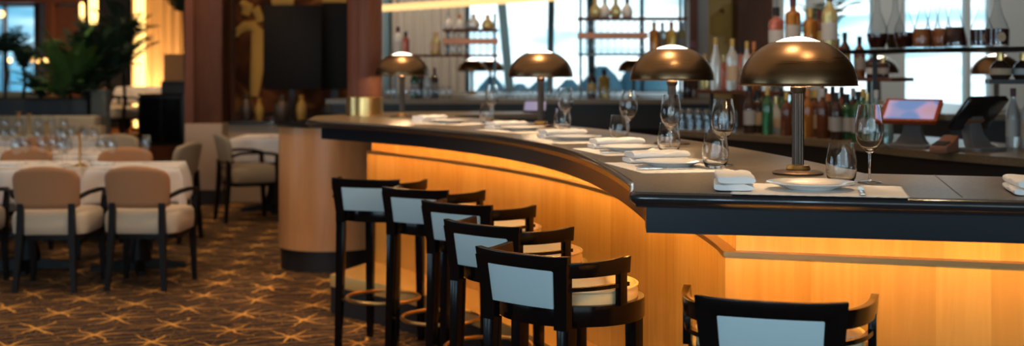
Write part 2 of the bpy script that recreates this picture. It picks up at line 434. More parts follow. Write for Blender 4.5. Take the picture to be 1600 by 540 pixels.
def relief(pts):
    return MB().tube([(at(a, 14.95) - at(450, 14.95), -.13, zz(b, 14.95) - .9) for a, b, r in pts], .05, 8, rads=[r for a, b, r in pts], flat=1).xf(Matrix.Diagonal((1, .3, 1, 1)).copy())
obj('gold_shape', relief([(372, 58, .03), (374, 48, .05), (384, 41, .06), (398, 40, .07), (406, 55, .10), (404, 90, .09), (400, 130, .07), (398, 150, .05)]), 'figure', p)
obj('gold_shape', relief([(425, 2, .05), (440, 0, .07), (460, 2, .05)]), 'figure', p)
obj('gold_shape', relief([(505, 1, .05), (525, 2, .07), (541, 6, .05)]), 'figure', p)
obj('gold_shape', relief([(378, 2, .04), (388, 10, .07), (384, 24, .05)]), 'figure', p)
obj('gold_shape', relief([(399, 12, .06), (404, 22, .05), (409, 34, .05)]), 'figure', p)
t = thing('dark_screen', 'wide black screen panel standing in front of the gold painting', 'screen', (at(457, 14.2), 14.2, 0))
obj('panel', MB().box(at(412, 14.2) - at(457, 14.2), at(503, 14.2) - at(457, 14.2), -.03, .03, zz(140, 14.2), zz(8, 14.2)), 'screenblack', t, bevel=.01)
obj('post', MB().box(-.03, .03, -.02, .03, 0, zz(140, 14.2) + .02), 'black', t)
obj('foot', MB().box(-.2, .2, -.1, .1, -.0, .02), 'black', t)
t = thing('dark_screen', 'narrow black screen panel between the wide screen and the bar column', 'screen', (at(523, 14.5), 14.5, 0))
obj('panel', MB().box(at(504, 14.5) - at(523, 14.5), at(544, 14.5) - at(523, 14.5), -.04, .04, zz(140, 14.5), zz(4, 14.5)), 'screenblack', t, bevel=.01)
obj('post', MB().box(-.04, .04, -.03, .03, 0, zz(140, 14.5) + .02), 'black', t)
# vases on the ledge
def vase(px, h, r, m, label):
    prof = [(0, 0), (r * .6, 0), (r, h * .35), (r * .9, h * .6), (r * .35, h * .82), (r * .45, h), (r * .38, h), (r * .28, h * .82), (0, h * .7)]
    return tag(obj('vase', MB().lathe(prof, 20), m), label, 'vase', 'vases on the dark ledge')
for i, (px, h, r, m, lb) in enumerate([(384, .28, .07, 'bronze', 'dark bronze vase at the left end of the partition ledge'),
        (404, .24, .05, 'g_gold', 'golden glass vase beside the dark bronze vase on the ledge'),
        (440, .27, .10, 'bronze', 'broad dark vase on the ledge under the black screen'),
        (470, .27, .06, 'g_gold', 'amber glass vase on the ledge under the black screen'),
        (515, .24, .10, 'black', 'black rounded vase at the right end of the ledge')]):
    o = vase(px, h, r, m, lb); o.location = (at(px, 13.62), 13.62 + .05, .855)

# column rising through the bar end
t = thing('bar_column', 'round brown wood column with brass collar rising from the bar end', 'column', (-1.01, 8.78, CT))
obj('shaft', MB().lathe([(0, .12), (.118, .12), (.118, CH - CT), (0, CH - CT)], 40), 'redwood', t)
obj('brass_collar', MB().lathe([(0, 0), (.128, 0), (.128, .122), (.118, .128), (0, .128)], 40), 'brass', t)

# ------------------------------------------------------------------ the bar
PE = (-0.015089, 0.147554, -0.500239, 0.934386); PP = (-0.0051588, -0.0023981, 0.2234034, 0.074449)
PL = (-0.0072118, 0.0011436, 0.2888585, -0.3023188); PB = (-0.00193096, -0.0232933, 0.2026196, 0.783999)
front = [(2.20, 2.963), (1.3, 3.171), (.338, 3.393), (.318, 3.405), (.3125, 3.425)]
arc = [(poly3(PE, y) if y > 3.7 else .3125 + (poly3(PE, 3.7) - .3125) * (y - 3.425) / .275, y) for y in [3.5 + (7.86 - 3.5) * i / 70 for i in range(71)]]
end_x, end_y = arc[-1]
edge = front + arc + [(end_x - .085, end_y + .16)]
back = [(2.3, 3.62), (1.1, 3.99)] + [(poly3(PB, y), y) for y in [4.1 + (8.45 - 4.1) * i / 40 for i in range(41)]]
arm_ = [(-.42, 8.66), (-.22, 8.86), (.22, 9.0), (.24, 9.55), (-.6, 9.5), (-1.12, 9.3), (-1.32, 8.6)]
BR = Vector((.6, 5.4, 0))
bar = thing('bar_counter', 'long curved bar with dark stone top and glowing maple front', 'bar', BR)
top_poly = shift(edge, .012) + list(reversed(arm_)) + list(reversed(back))
def P2(poly): return poly
obj('countertop', MB().prism(top_poly, CT - .03, CT), 'stonetop', bar, world=True, sharp=20)
obj('slab_joint', MB().prism([(1.145, 3.26), (1.149, 3.26), (1.302, 3.94), (1.298, 3.94)], CT - .001, CT + .0004), 'black', bar, world=True)
pr = [(.03, 0.0), (.012, -.001), (.003, -.008), (0, -.017), (.003, -.026), (.010, -.031), (.014, -.034), (.016, -.041), (.09, -.041), (.09, -.0)]
nos = [(u, CT + z) for u, z in pr][:-1] + [(.09, CT - .003)]
obj('edge_nosing', MB().sweep(edge, nos), 'nosing', bar, world=True, sharp=40)
fz0 = .985
edge_s = [(2.20, 2.963), (1.3, 3.171), (.3125, 3.399)] + [p for p in arc if p[1] > 3.55]
fpath = shift(edge_s, .045)
obj('fascia', MB().sweep(fpath, [(0, CT - .04), (0, fz0), (.02, fz0), (.02, CT - .04)]), 'navy', bar, world=True)
obj('soffit', MB().sweep(shift(edge_s, .06), [(0, CT - .055), (.30, CT - .055), (.30, CT - .042), (0, CT - .042)]), 'maple', bar, world=True)
obj('light_strip', MB().sweep(shift(edge_s, .075), [(0, CT - .072), (.014, CT - .072), (.014, CT - .056), (0, CT - .056)]), 'led', bar, world=True)
LZ = EYE - .5225                                    # height of the brass ledge
pan = [(2.2, 3.165), (1.357, 3.40), (.604, 3.622)] + [(poly3(PP, y), y) for y in [3.76 + (7.96 - 3.76) * i / 60 for i in range(61)]]
obj('lower_panel', MB().sweep(pan, [(0, .20), (0, LZ - .012), (.05, LZ - .012), (.05, .20)]), 'maple', bar, world=True)
obj('upper_panel', MB().sweep(pan, [(.034, LZ - .012), (.034, CT - .04), (.07, CT - .04), (.07, LZ - .012)]), 'maple', bar, world=True)
obj('brass_ledge', MB().sweep(pan, [(-.006, LZ - .014), (-.006, LZ), (.04, LZ), (.04, LZ - .014)]), 'brassdark', bar, world=True)
obj('inner_panel', MB().sweep(shift(list(reversed(back)), .05), [(0, 0), (0, CT - .04), (.04, CT - .04), (.04, 0)]), 'black', bar, world=True)
# foot step with brass sheet over its edge
stp = [(2.2, 3.13), (1.2, 3.40), (.57, 3.57), (.52, 3.60)] + [(poly3(PL, y) + .06 * min(1, (7.43 - y) / .45), y) for y in [3.75 + (7.43 - 3.75) * i / 50 for i in range(51)]]
fs = obj('foot_step', MB().prism(stp + [(pan[-1][0] + .05, pan[-1][1] + .02)] + list(reversed([(x + .02, y) for x, y in pan[2:-1]])) + [(2.2, 3.2)], 0, .155), 'toekick', bar, world=True, sharp=25)
cov = obj('brass_cover', MB().prism(shift(stp, -.006) + [(pan[-1][0] + .05, pan[-1][1] + .02)] + list(reversed([(x + .02, y) for x, y in pan[2:-1]])) + [(2.2, 3.2)], .155, .227), 'brassfloor', fs, sharp=25, bevel=.006)
# rounded maple drum closing the far end
dr = thing('bar_end_drum', 'rounded maple drum with black base at the far bar end', 'bar end', (-1.31, 9.22, 0))
obj('drum', MB().lathe([(0, .15), (.365, .15), (.365, 1.006), (0, 1.006)], 64), 'maplepale', dr)
obj('base', MB().lathe([(0, 0), (.35, 0), (.35, .15), (0, .15)], 64), 'toekick', dr)
obj('cap', MB().lathe([(0, 1.006), (.385, 1.006), (.39, 1.02), (.385, 1.036), (0, 1.036)], 64), 'blackgloss', dr)

# ------------------------------------------------------------------ bar lamps
def make_lamp(label, group):
    t = thing('table_lamp', label, 'lamp', group=group)
    obj('base_disc', MB().lathe([(0, 0), (.077, 0), (.078, .005), (.070, .010), (.040, .013), (0, .013)], 40), 'bronze', t)
    obj('ring', MB().lathe([(.0, .012), (.036, .012), (.038, .018), (.034, .027), (.022, .030), (0, .030)], 32), 'brass', t)
    obj('stem', MB().lathe([(0, .028), (.0185, .028), (.0185, .252), (0, .252)], 72, flute=(12, .16)), 'bronze', t, sharp=60)
    obj('neck', MB().lathe([(0, .25), (.019, .25), (.023, .256), (.024, .268), (.018, .276), (.020, .283), (0, .283)], 28), 'bronze', t)
    R0, H0, zb = .180, .147, .277
    pf = []
    for i in range(25):
        a = i / 24 * 1.115
        pf.append((R0 * cos(a), zb + H0 * sin(a)))
    inn = [(r - .004, z - .003) for r, z in pf]
    s = obj('shade', MB().lathe([(R0 + .003, zb - .003)] + pf + list(reversed(inn)) + [(R0 - .004, zb - .003), (R0 + .003, zb - .003)], 72), 'shade', t, sharp=50)
    rt, zt = pf[-1]
    obj('diffuser', MB().lathe([(0, zt - .012), (rt * .97, zt - .012)] + [(rt * .97 * k, zt - .004 + .021 * (1 - k * k)) for k in (1, .9, .8, .65, .5, .3, .15, 0)], 40), 'opal', t)
    obj('bulb', MB().lathe([(0, .285), (.010, .285), (.012, .298), (.022, .315), (.022, .332), (.012, .345), (0, .347)], 20), 'bulb', t)
    return t
LP = [(.887, 3.97, 'nearest brass dome lamp on the bar, beside the corner place setting'),
      (.69, 5.52, 'brass dome lamp second from the bar corner, behind stemmed wine glass'),
      (.16, 7.14, 'brass dome lamp third along the bar, before the bright window'),
      (-.73, 8.50, 'farthest brass dome lamp on the bar, beside the brown column')]
lamp0 = make_lamp(LP[0][2], 'brass dome lamps along the bar')
for i, (x, y, lb) in enumerate(LP):
    o = lamp0 if i == 0 else dup(lamp0, label=lb)
    o.location = (x, y, CT)
FL = [(at(1373, 11.6), 11.6, 'blurred dome lamp far back, left below the decanter shelf'),
      (at(1557, 9.35), 9.35, 'blurred dome lamp behind the second till screen, right below shelf'),
      (at(990, 14.4), 14.4, 'blurred dome lamp below the middle glass shelf, behind the second bar lamp'),
      (at(738, 15.7), 15.7, 'left of two small dome lamps far back beneath the left glass shelf'),
      (at(766, 16.3), 16.3, 'right of two small dome lamps far back beneath the left glass shelf')]
for x, y, lb in FL:
    dup(lamp0, (x, y, CT), 0, lb, 'dome lamps on the far counters')
# counters those far lamps stand on
t = thing('far_counter', 'tan-topped far counter carrying dome lamps under the windows', 'counter', (at(800, 15.6), 15.6, 0))
obj('top', MB().box(-1.6, 2.2, -1.45, 1.1, CT - .045, CT), 'stonetop', t)
obj('body', MB().box(-1.5, 2.1, -1.2, 1.0, 0, CT - .045), 'black', t)
t = thing('side_counter', 'dark side counter behind the tills carrying blurred dome lamps', 'counter', (3.5, 10.5, 0))
obj('top', MB().box(-.45, .5, -1.5, 1.6, CT - .045, CT), 'stonetop', t)
obj('body', MB().box(-.4, .45, -1.45, 1.55, 0, CT - .045), 'black', t)

# ------------------------------------------------------------------ bar stools
def cyl_pts(r, a0, a1, n): return [(r * sin(a0 + (a1 - a0) * i / n), -r * cos(a0 + (a1 - a0) * i / n)) for i in range(n + 1)]
def plate_arc(path, z0, z1, t, lift0=0, lift1=0, flare=0):
    """a curved board standing on edge along a plan path; ends may rise, top may lean outward"""
    mb = MB(); nr = miters(path); rings = []; m = len(path)
    for i, ((x, y), (nx, ny)) in enumerate(zip(path, nr)):
        s = i / (m - 1); l = lift0 * max(0, 1 - s * 3) ** 2 + lift1 * max(0, s * 3 - 2) ** 2
        f = flare
        rings.append([(x - nx * t / 2, y - ny * t / 2, z0), (x + nx * t / 2, y + ny * t / 2, z0),
                      (x + nx * (t / 2 + f), y + ny * (t / 2 + f), z1 + l), (x + nx * (f - t / 2), y + ny * (f - t / 2), z1 + l)])
    return mb.loft(rings)
def splay(mb):                                       # the back opens upward and leans out a little
    o = []
    for x, y, z in mb.v:
        q = max(0, (z - .70) / .168); o.append((x * (1 + .095 * q), y - .020 * q, z))
    mb.v = o; return mb
def make_stool(label):
    t = thing('bar_stool', label, 'bar stool', group='bar stools at the counter')
    # plan: back chord at y=-.205, seat ring radius .235
    ring = [(.235 * sin(a), .235 * cos(a) * (1.0 if cos(a) > 0 else .9)) for a in [2 * pi * i / 64 for i in range(64)]]
    ap = MB().sweep(ring, [(0, .652), (0, .715), (.022, .715), (.022, .652)], True)
    obj('apron', ap, 'lacquer', t, bevel=.003)
    cu = [(0, .66), (.20, .66), (.212, .68), (.214, .735), (.208, .752), (.19, .764), (.10, .772), (0, .774)]
    cm = MB().lathe(cu, 48); cm.v = [(x, y * (1.0 if y > 0 else .9), z) for x, y, z in cm.v]
    c = obj('seat', cm, 'cream', t, sharp=60)
    pm = MB().tube([(.2115 * sin(a), .2115 * cos(a) * (1.0 if cos(a) > 0 else .9), .751) for a in [2 * pi * i / 48 for i in range(48)]], .0045, 6, True)
    obj('piping', pm, 'cream', c)
    # curved back between two posts
    def bp(x, off=0): return (x, -.226 - off + .55 * x * x)
    bk = [bp(-.165 + .33 * i / 12) for i in range(13)]
    obj('top_rail', splay(plate_arc(bk, .824, .868, .024, .006, .006, 0)), 'lacquer', t, bevel=.002)
    pn = [(x, y + .002) for x, y in [bp(-.118 + .236 * i / 10) for i in range(11)]]
    obj('back_panel', splay(plate_arc(pn, .712, .828, .030)), 'daylitpanel', t, bevel=.004)
    for s in (-1, 1):
        x, y = bp(s * .146)
        pr_ = [[(x + s * .021, y - .0125, z), (x - s * .028, y - .0125, z), (x - s * .028, y + .0135, z), (x + s * .021, y + .0135, z)] for z in (.650, .70, .85)]
        obj('back_post', splay(MB().loft(pr_)), 'lacquer', t)
        # side arm: curved rail, thin lower rail, end post
        pth = []
        for i in range(11):
            q = i / 10; b0, b1, b2 = (.166, -.226), (.226, -.170), (.233, -.012)
            pth.append((s * ((1 - q) ** 2 * b0[0] + 2 * q * (1 - q) * b1[0] + q * q * b2[0]), (1 - q) ** 2 * b0[1] + 2 * q * (1 - q) * b1[1] + q * q * b2[1]))
        pth = pth if s < 0 else pth
        if s > 0: w = pth
        else: w = list(reversed(pth))
        l0, l1 = (0, .007) if s > 0 else (.007, 0)
        obj('arm_rail', plate_arc(w, .808, .853, .020, l0, l1, .004), 'lacquer', t, bevel=.002)
        obj('lower_rail', plate_arc(w, .768, .780, .014), 'lacquer', t)
        ex, ey = pth[-1]; ex2, ey2 = pth[-2]
        obj('arm_post', MB().obox((ex2, ey2, .765), .021, .034, .105), 'lacquer', t, bevel=.002)
    # legs: square, tapered, splayed slightly at front
    for sx_, sy_ in ((-1, -1), (1, -1), (1, 1), (-1, 1)):
        tx, ty = (.148 * sx_, -.200) if sy_ < 0 else (.140 * sx_, .150)
        bx, by = (tx + .006 * sx_, ty - .025) if sy_ < 0 else (tx + .004 * sx_, ty + .005)
        r0, r1 = .021, .015
        rg = []
        for z, q in ((.655, 0), (.45, .2), (.0, 1)):
            r = r0 + (r1 - r0) * q; X = tx + (bx - tx) * q; Y = ty + (by - ty) * q
            rg.append([(X - r, Y - r, z), (X + r, Y - r, z), (X + r, Y + r, z), (X - r, Y + r, z)])
        obj('leg', MB().loft(rg), 'lacquer', t, bevel=.002)
    fr = MB().tube([(.186 * sin(a), -.012 + .186 * cos(a), .245) for a in [2 * pi * i / 56 for i in range(56)]], .0095, 10, True)
    obj('foot_ring', fr, 'brass', t)
    return t
ST = [(.183, 4.04, 41, 'nearest stool of the curved row, pale blue back, cream seat showing'),
      (.046, 4.746, 41, 'second nearest stool of the curved row along the bar'),
      (-.09, 5.44, 36, 'middle stool of the five along the curved bar front'),
      (-.328, 6.07, 30, 'second farthest stool of the curved row, greyish back panel'),
      (-.66, 6.60, 17, 'farthest bar stool, beside the brass end of the foot step'),
      (.69, 3.30, 17, 'single stool at the straight bar front, cut by the picture bottom')]
st0 = make_stool(ST[0][3])
for i, (x, y, a, lb) in enumerate(ST):
    o = st0 if i == 0 else dup(st0, label=lb)
    o.location = (x, y, 0); o.rotation_euler = (0, 0, -R(a))

# ------------------------------------------------------------------ glassware
def wine_glass(m, label, group, h=.222):
    k = h / .222
    t = thing('wine_glass', label, 'wine glass', group=group)
    th = .0012
    out = [(.004, .082), (.012, .088), (.026, .102), (.036, .120), (.0405, .140), (.0400, .160), (.037, .185), (.033, .208), (.0305, .222)]
    inn = [(r - th, z) for r, z in reversed(out[2:])] + [(.010, .092), (0, .0905)]
    obj('bowl', MB().lathe([(r * k, z * k) for r, z in [(0, .081)] + out + inn], 36), m, t, sharp=60)
    obj('stem', MB().lathe([(r * k, z * k) for r, z in [(0, .004), (.006, .006), (.0036, .016), (.0034, .060), (.0042, .0812), (0, .0812)]], 16), m, t, sharp=60)
    obj('foot', MB().lathe([(r * k, z * k) for r, z in [(0, 0), (.034, 0), (.0345, .001), (.030, .0022), (.010, .0042), (0, .0045)]], 32), m, t, sharp=60)
    return t
def tumbler(m, label, group):
    th = .0014
    out = [(0, 0), (.027, 0), (.033, .006), (.040, .022), (.0435, .044), (.0425, .066), (.038, .095), (.0345, .116)]
    inn = [(r - th, z) for r, z in reversed(out[3:])] + [(.030, .012), (0, .009)]
    return tag(obj('tumbler', MB().lathe(out + inn, 36), m, sharp=60), label, 'tumbler', group)
w0 = wine_glass('crystal', '', 'wine glasses on the bar'); b0 = tumbler('crystal', '', 'stemless tumblers on the bar')
GL = [((1.025, 3.67), (.926, 3.60), 'at the corner place setting beside the nearest lamp'),
      ((.713, 4.32), (.661, 4.16), 'right of the second place setting from the corner'),
      ((.62, 5.0), (.60, 4.89), 'in front of the second lamp stem'),
      ((.53, 5.83), (.475, 5.68), 'left of the second dome lamp by fourth setting'),
      ((.28, 6.70), (.257, 6.52), 'right of the third lamp stem'),
      ((-.12, 7.73), (-.147, 7.47), 'between the third and farthest bar lamps')]
for i, (w, b, lb) in enumerate(GL):
    o = w0 if i == 0 else dup(w0); o['label'] = 'clear stemmed wine glass ' + lb; o.location = (*w, CT + .0014)
    o = b0 if i == 0 else dup(b0); o['label'] = 'clear stemless tumbler ' + lb; o.location = (*b, CT + .0014)

# ------------------------------------------------------------------ place settings on the bar
def rounded_rect(w, h, r, n=5):
    o = []
    for cx, cy, a in ((w / 2 - r, h / 2 - r, 0), (-w / 2 + r, h / 2 - r, pi / 2), (-w / 2 + r, -h / 2 + r, pi), (w / 2 - r, -h / 2 + r, 3 * pi / 2)):
        o += arc_pts(cx, cy, r, a, a + pi / 2, n)
    return o
def scallop(w, h):
    o = []; 
    for (ax, ay, bx, by, n) in ((-w / 2, -h / 2, w / 2, -h / 2, 12), (w / 2, -h / 2, w / 2, h / 2, 8), (w / 2, h / 2, -w / 2, h / 2, 12), (-w / 2, h / 2, -w / 2, -h / 2, 8)):
        dx, dy = bx - ax, by - ay; L = sqrt(dx * dx + dy * dy); nx, ny = dy / L, -dx / L
        for i in range(n * 4):
            s = i / (n * 4); a = abs(sin(pi * n * s)) * .006
            o.append((ax + dx * s + nx * a, ay + dy * s + ny * a))
    return o
mat0 = tag(obj('placemat', MB().prism(scallop(.44, .31), 0, .0012), 'paper'), 'x', 'placemat', 'paper placemats on the bar')
pl0 = tag(obj('plate', MB().lathe([(0, 0), (.062, 0), (.066, .004), (.085, .010), (.108, .016), (.118, .0185), (.1175, .0205), (.106, .019), (.082, .0135), (.064, .0085), (0, .0075)], 56), 'china', sharp=50), 'x', 'plate', 'white plates on the bar')
def make_napkin(w, l, h):
    mb = MB(); nx, ny = 14, 18; rings = []
    for j in range(ny + 1):
        y = -l / 2 + l * j / ny; sag = 1 - .10 * sin(5 * j / ny) ** 2
        e = 1 - max(0, abs(2 * j / ny - 1) - .88) / .12 * .25
        rg = []
        for i in range(28):
            a = 2 * pi * i / 28; ca, sa = cos(a), sin(a)
            x = w / 2 * math.copysign(abs(ca) ** .45, ca); z = h / 2 * math.copysign(abs(sa) ** .6, sa) * e * sag + h / 2
            z += .0025 * sin(9 * x / w + j * .7) if sa > 0 else 0
            rg.append((x, y, max(0, z)))
        rings.append(rg)
    mb.loft(rings)
    return mb
np0 = thing('napkin', 'x', 'napkin', group='folded white napkins on the bar')
obj('lower_fold', make_napkin(.105, .21, .020), 'napkin', np0, sharp=70)
up = obj('upper_fold', make_napkin(.100, .205, .024).xf(Matrix.Translation((.003, .004, .0175)) @ Matrix.Rotation(R(3), 4, 'Z')), 'napkin', np0, sharp=70)
kn0 = thing('knife', 'x', 'knife', group='table knives on the bar')
obj('handle', MB().loft([[(x * q, y, z * q + .004) for x, z in ((-.007, -.003), (.007, -.003), (.007, .003), (-.007, .003))] for y, q in ((-.11, .7), (-.10, 1), (-.03, 1), (-.01, .8))]), 'steel', kn0, bevel=.001)
obj('blade', MB().prism([(-.006, -.012), (.007, -.012), (.010, .05), (.006, .10), (-.002, .112), (-.006, .06)], .003, .0045), 'steel', kn0)
SET = [((.79, 3.475), -13, 'corner setting beside the nearest lamp', (.605, 3.50), None, .02),
       ((.53, 4.28), -78, 'second setting from the bar corner', None, 1, 0),
       ((.46, 5.06), -76, 'third setting from the bar corner', None, 1, 0),
       ((.285, 5.80), -70, 'setting in front of the third lamp', None, 1, 0),
       ((.05, 6.68), -58, 'second farthest setting, left of third lamp', None, 1, 0),
       ((-.38, 7.55), -42, 'farthest setting near the last lamp', None, 1, 0)]
for i, ((x, y), a, lb, nap, k, off) in enumerate(SET):
    a_ = R(a); rx, ry = cos(a_), sin(a_); fx_, fy_ = -sin(a_), cos(a_)
    def loc(u, v, z): return (x + rx * u + fx_ * v, y + ry * u + fy_ * v, CT + z)
    o = mat0 if i == 0 else dup(mat0); o.location = loc(.04, -.02, .0); o.rotation_euler = (0, 0, a_); o['label'] = 'scalloped white paper placemat under the ' + lb
    o = pl0 if i == 0 else dup(pl0); o.location = loc(.02, -.005, .0013); o['label'] = 'round white plate of the ' + lb
    o = np0 if i == 0 else dup(np0); o['label'] = 'folded white napkin of the ' + lb
    if nap: o.location = (*nap, CT + .0013); o.rotation_euler = (0, 0, a_ + R(4))
    else: o.location = loc(-.155, 0, .0013); o.rotation_euler = (0, 0, a_)
    o = kn0 if i == 0 else dup(kn0); o.location = loc(.15, -.055, .0013); o.rotation_euler = (0, 0, a_); o['label'] = 'steel table knife right of the plate, ' + lb
x, y = at(1613, 3.36), 3.38
o = dup(np0); o.location = (x, y, CT); o.rotation_euler = (0, 0, R(-13)); o['label'] = 'folded white napkin cut off by the right picture edge on the bar'

# ------------------------------------------------------------------ back bar
BB = [(1.05, 8.72), (1.40, 8.25), (1.71, 7.78), (1.90, 7.28), (2.04, 6.72), (2.20, 6.36), (2.40, 6.0), (2.75, 5.4)]
BZ = 1.0
def bbline(px):                                     # where the ray through column px meets the back bar's front edge
    k = (px - 800.0) / FP
    for (x0, y0), (x1, y1) in zip(BB, BB[1:]):
        f0, f1 = x0 - k * y0, x1 - k * y1
        if f0 * f1 <= 0:
            q = f0 / (f0 - f1); return y0 + (y1 - y0) * q
    return BB[-1][1]
bb = thing('back_bar', 'curved dark back bar cabinet carrying bottles behind the lamps', 'back bar', (2.0, 7.4, 0))
rev = BB
wide = [(x + .75, y + .36) for x, y in BB]
obj('top', MB().prism(rev + list(reversed(wide)), BZ - .04, BZ), 'stonetop', bb, world=True, sharp=20)
obj('cabinet', MB().prism([(x + .04, y + .03) for x, y in rev] + list(reversed([(x - .03, y) for x, y in wide])), 0, BZ - .04), 'black', bb, world=True, sharp=20)
def slab(name, pts, w, z0, z1, m, label, posts=()):
    t = thing(name, label, 'shelf', (*pts[0], 0))
    obj('board', MB().prism(pts + [(x + w[0], y + w[1]) for x, y in reversed(pts)], z0, z1), m, t, world=True, sharp=20)
    for (x, y, za, zb) in posts:
        obj('post', MB().box(x - .012, x + .012, y - .012, y + .012, za, zb), 'black', t, world=True)
    return t
UP = [(1.66, 8.42), (1.98, 7.80), (2.14, 7.26), (2.28, 6.82), (2.48, 6.46), (2.78, 5.95)]
slab('bottle_shelf', UP, (.30, .16), 1.505, 1.53, 'blackgloss', 'dark upper shelf carrying decanters and tall bottles behind the bar',
     [(2.16, 7.62, BZ, 1.505), (1.72, 8.48, 1.27, 1.505)])
slab('bottle_shelf', [(1.26, 8.86), (1.50, 8.55), (1.68, 8.25)], (.32, .2), 1.245, 1.27, 'walnut', 'dark brown middle shelf with clear bottles left of the nearest lamp', [(1.4, 8.98, BZ, 1.245), (1.78, 8.40, BZ, 1.245)])
slab('bottle_shelf', [(2.08, 8.46), (2.40, 8.10)], (.20, .18), 1.335, 1.36, 'walnut', 'short dark shelf of black-capped bottles below the decanter shelf', [(2.30, 8.25, BZ, 1.335)])

BP = {}
def bottle(kind, glass, cap, lab, H=.30, r=.037):
    key = (kind, glass, cap, lab, H, r)
    if key in BP: return dup(BP[key], scale=(1, 1, 1))
    t = thing('liquor_bottle', 'x', 'bottle')
    if kind == 'round':
        pf = [(0, 0), (r * .92, 0), (r, .006), (r, H * .60), (r * .93, H * .66), (r * .55, H * .74), (r * .36, H * .79), (r * .34, H * .93), (0, H * .93)]
    elif kind == 'square':
        pf = [(0, 0), (r, 0), (r * 1.02, .006), (r * 1.05, H * .66), (r * .95, H * .71), (r * .42, H * .745), (r * .38, H * .90), (0, H * .90)]
    elif kind == 'tall':
        pf = [(0, 0), (r * .9, 0), (r, .008), (r, H * .52), (r * .85, H * .62), (r * .45, H * .75), (r * .36, H * .82), (r * .34, H * .95), (0, H * .95)]
    else:                                               # squat flask
        pf = [(0, 0), (r * .8, 0), (r * 1.05, H * .12), (r * 1.1, H * .35), (r * .85, H * .55), (r * .4, H * .7), (r * .34, H * .9), (0, H * .9)]
    mb = MB().lathe(pf, 24 if kind != 'square' else 20)
    obj('body', mb, glass, t, sharp=50)
    zt = pf[-1][1]; rc = pf[-2][0]
    obj('cap', MB().lathe([(0, zt - .03), (rc * 1.15, zt - .03), (rc * 1.2, zt), (rc * 1.15, H), (0, H)], 16), cap, t)
    if lab:
        l0, l1 = (.18, .48) if kind != 'flask' else (.18, .42)
        n = 14; rl = r * (1.02 if kind == 'round' or kind == 'tall' else 1.09 if kind == 'square' else 1.13)
        a0, a1 = R(-90 - 75), R(-90 + 75)
        ins = arc_pts(0, 0, rl - .002, a0, a1, n); outs = arc_pts(0, 0, rl + .0008, a0, a1, n)
        obj('label', MB().prism(outs + list(reversed(ins)), H * l0, H * l1), lab, t, sharp=50)
    BP[key] = t
    return t
CN = dict(g_amber='amber', g_dark='near-black', g_green='green', g_pink='pink', g_clear='clear', g_straw='straw-coloured', g_teal='pale teal',
          g_brown='brown', g_gold='golden', g_white='white')
LN = dict(whitepaper='white label', beigepaper='beige label', greypaper='grey label', goldpaper='gold label')
KN = dict(black='black cap', burgundy='burgundy cap', orangecap='orange cap', goldpaper='gold cap', whitepaper='white cap', brass='brass cap')
def row(items, where, group, place):
    for i, it in enumerate(items):
        px, kind, gl, cap, lab, H, r = it[:7]
        o = bottle(kind, gl, cap, lab, H, r)
        o.location = place(px, (i % 2) * .14); o['group'] = group
        o.rotation_euler = (0, 0, math.atan2(-o.location.x, o.location.y))
        o['label'] = ('%s bottle from left %s, %s with %s' % (ORD[i], where, CN[gl], KN[cap])).replace('on the far back bar below the shelf unit', 'below the glass shelf unit')
def on_bb(px, back_=0):
    dd = bbline(px) + .16 + back_; return (at(px, dd), dd, BZ)
row([(1171, 'tall', 'g_dark', 'black', 'greypaper', .31, .039), (1184, 'square', 'g_dark', 'black', 'beigepaper', .28, .037), (1199, 'round', 'g_green', 'goldpaper', None, .30, .036, .06),
     (1213, 'flask', 'g_clear', 'brass', 'beigepaper', .24, .042), (1229, 'round', 'g_brown', 'goldpaper', None, .27, .036), (1246, 'round', 'g_amber', 'orangecap', 'whitepaper', .30, .036, .08),
     (1262, 'round', 'g_amber', 'orangecap', None, .30, .034, .05), (1274, 'round', 'g_brown', 'goldpaper', 'beigepaper', .29, .034), (1285, 'round', 'g_brown', 'whitepaper', None, .30, .034, .1),
     (1294, 'round', 'g_dark', 'orangecap', 'whitepaper', .27, .036, -.05), (1307, 'round', 'g_dark', 'black', 'greypaper', .28, .035), (1323, 'square', 'g_green', 'black', 'whitepaper', .27, .040, -.03),
     (1341, 'round', 'g_green', 'black', 'greypaper', .29, .036), (1355, 'round', 'g_teal', 'brass', None, .28, .034, .06), (1369, 'tall', 'g_teal', 'whitepaper', None, .30, .036), (1385, 'flask', 'g_teal', 'black', None, .22, .036)],
    'on the lower back bar', 'bottles on the lower back bar', on_bb)
row([(1178, 'round', 'g_green', 'black', None, .23, .036), (1192, 'round', 'g_dark', 'goldpaper', None, .23, .036), (1221, 'round', 'g_green', 'black', None, .29, .036), (1238, 'round', 'g_dark', 'burgundy', None, .27, .036),
     (1256, 'round', 'g_brown', 'black', None, .30, .036), (1269, 'round', 'g_dark', 'goldpaper', None, .28, .036), (1290, 'round', 'g_green', 'black', None, .30, .036), (1301, 'round', 'g_dark', 'black', None, .31, .036), (1315, 'round', 'g_brown', 'black', None, .31, .036), (1333, 'round', 'g_dark', 'whitepaper', None, .30, .036), (1349, 'round', 'g_green', 'goldpaper', None, .30, .036)],
    'in the rear lower row', 'bottles in the rear row of the lower back bar', lambda px, b_: on_bb(px, .28 + b_))
def on_line(off, z, yl):
    def f(px, back_=0):
        k = (px - 800.0) / FP
        best = None
        for (x0, y0), (x1, y1) in zip(yl, yl[1:]):
            f0, f1 = x0 - k * y0, x1 - k * y1
            if f0 * f1 <= 0: best = y0 + (y1 - y0) * f0 / (f0 - f1)
        if best is None: best = min(yl, key=lambda p: abs(p[0] - k * p[1]))[1]
        dd = best + off + back_; return (at(px, dd), dd, z)
    return f
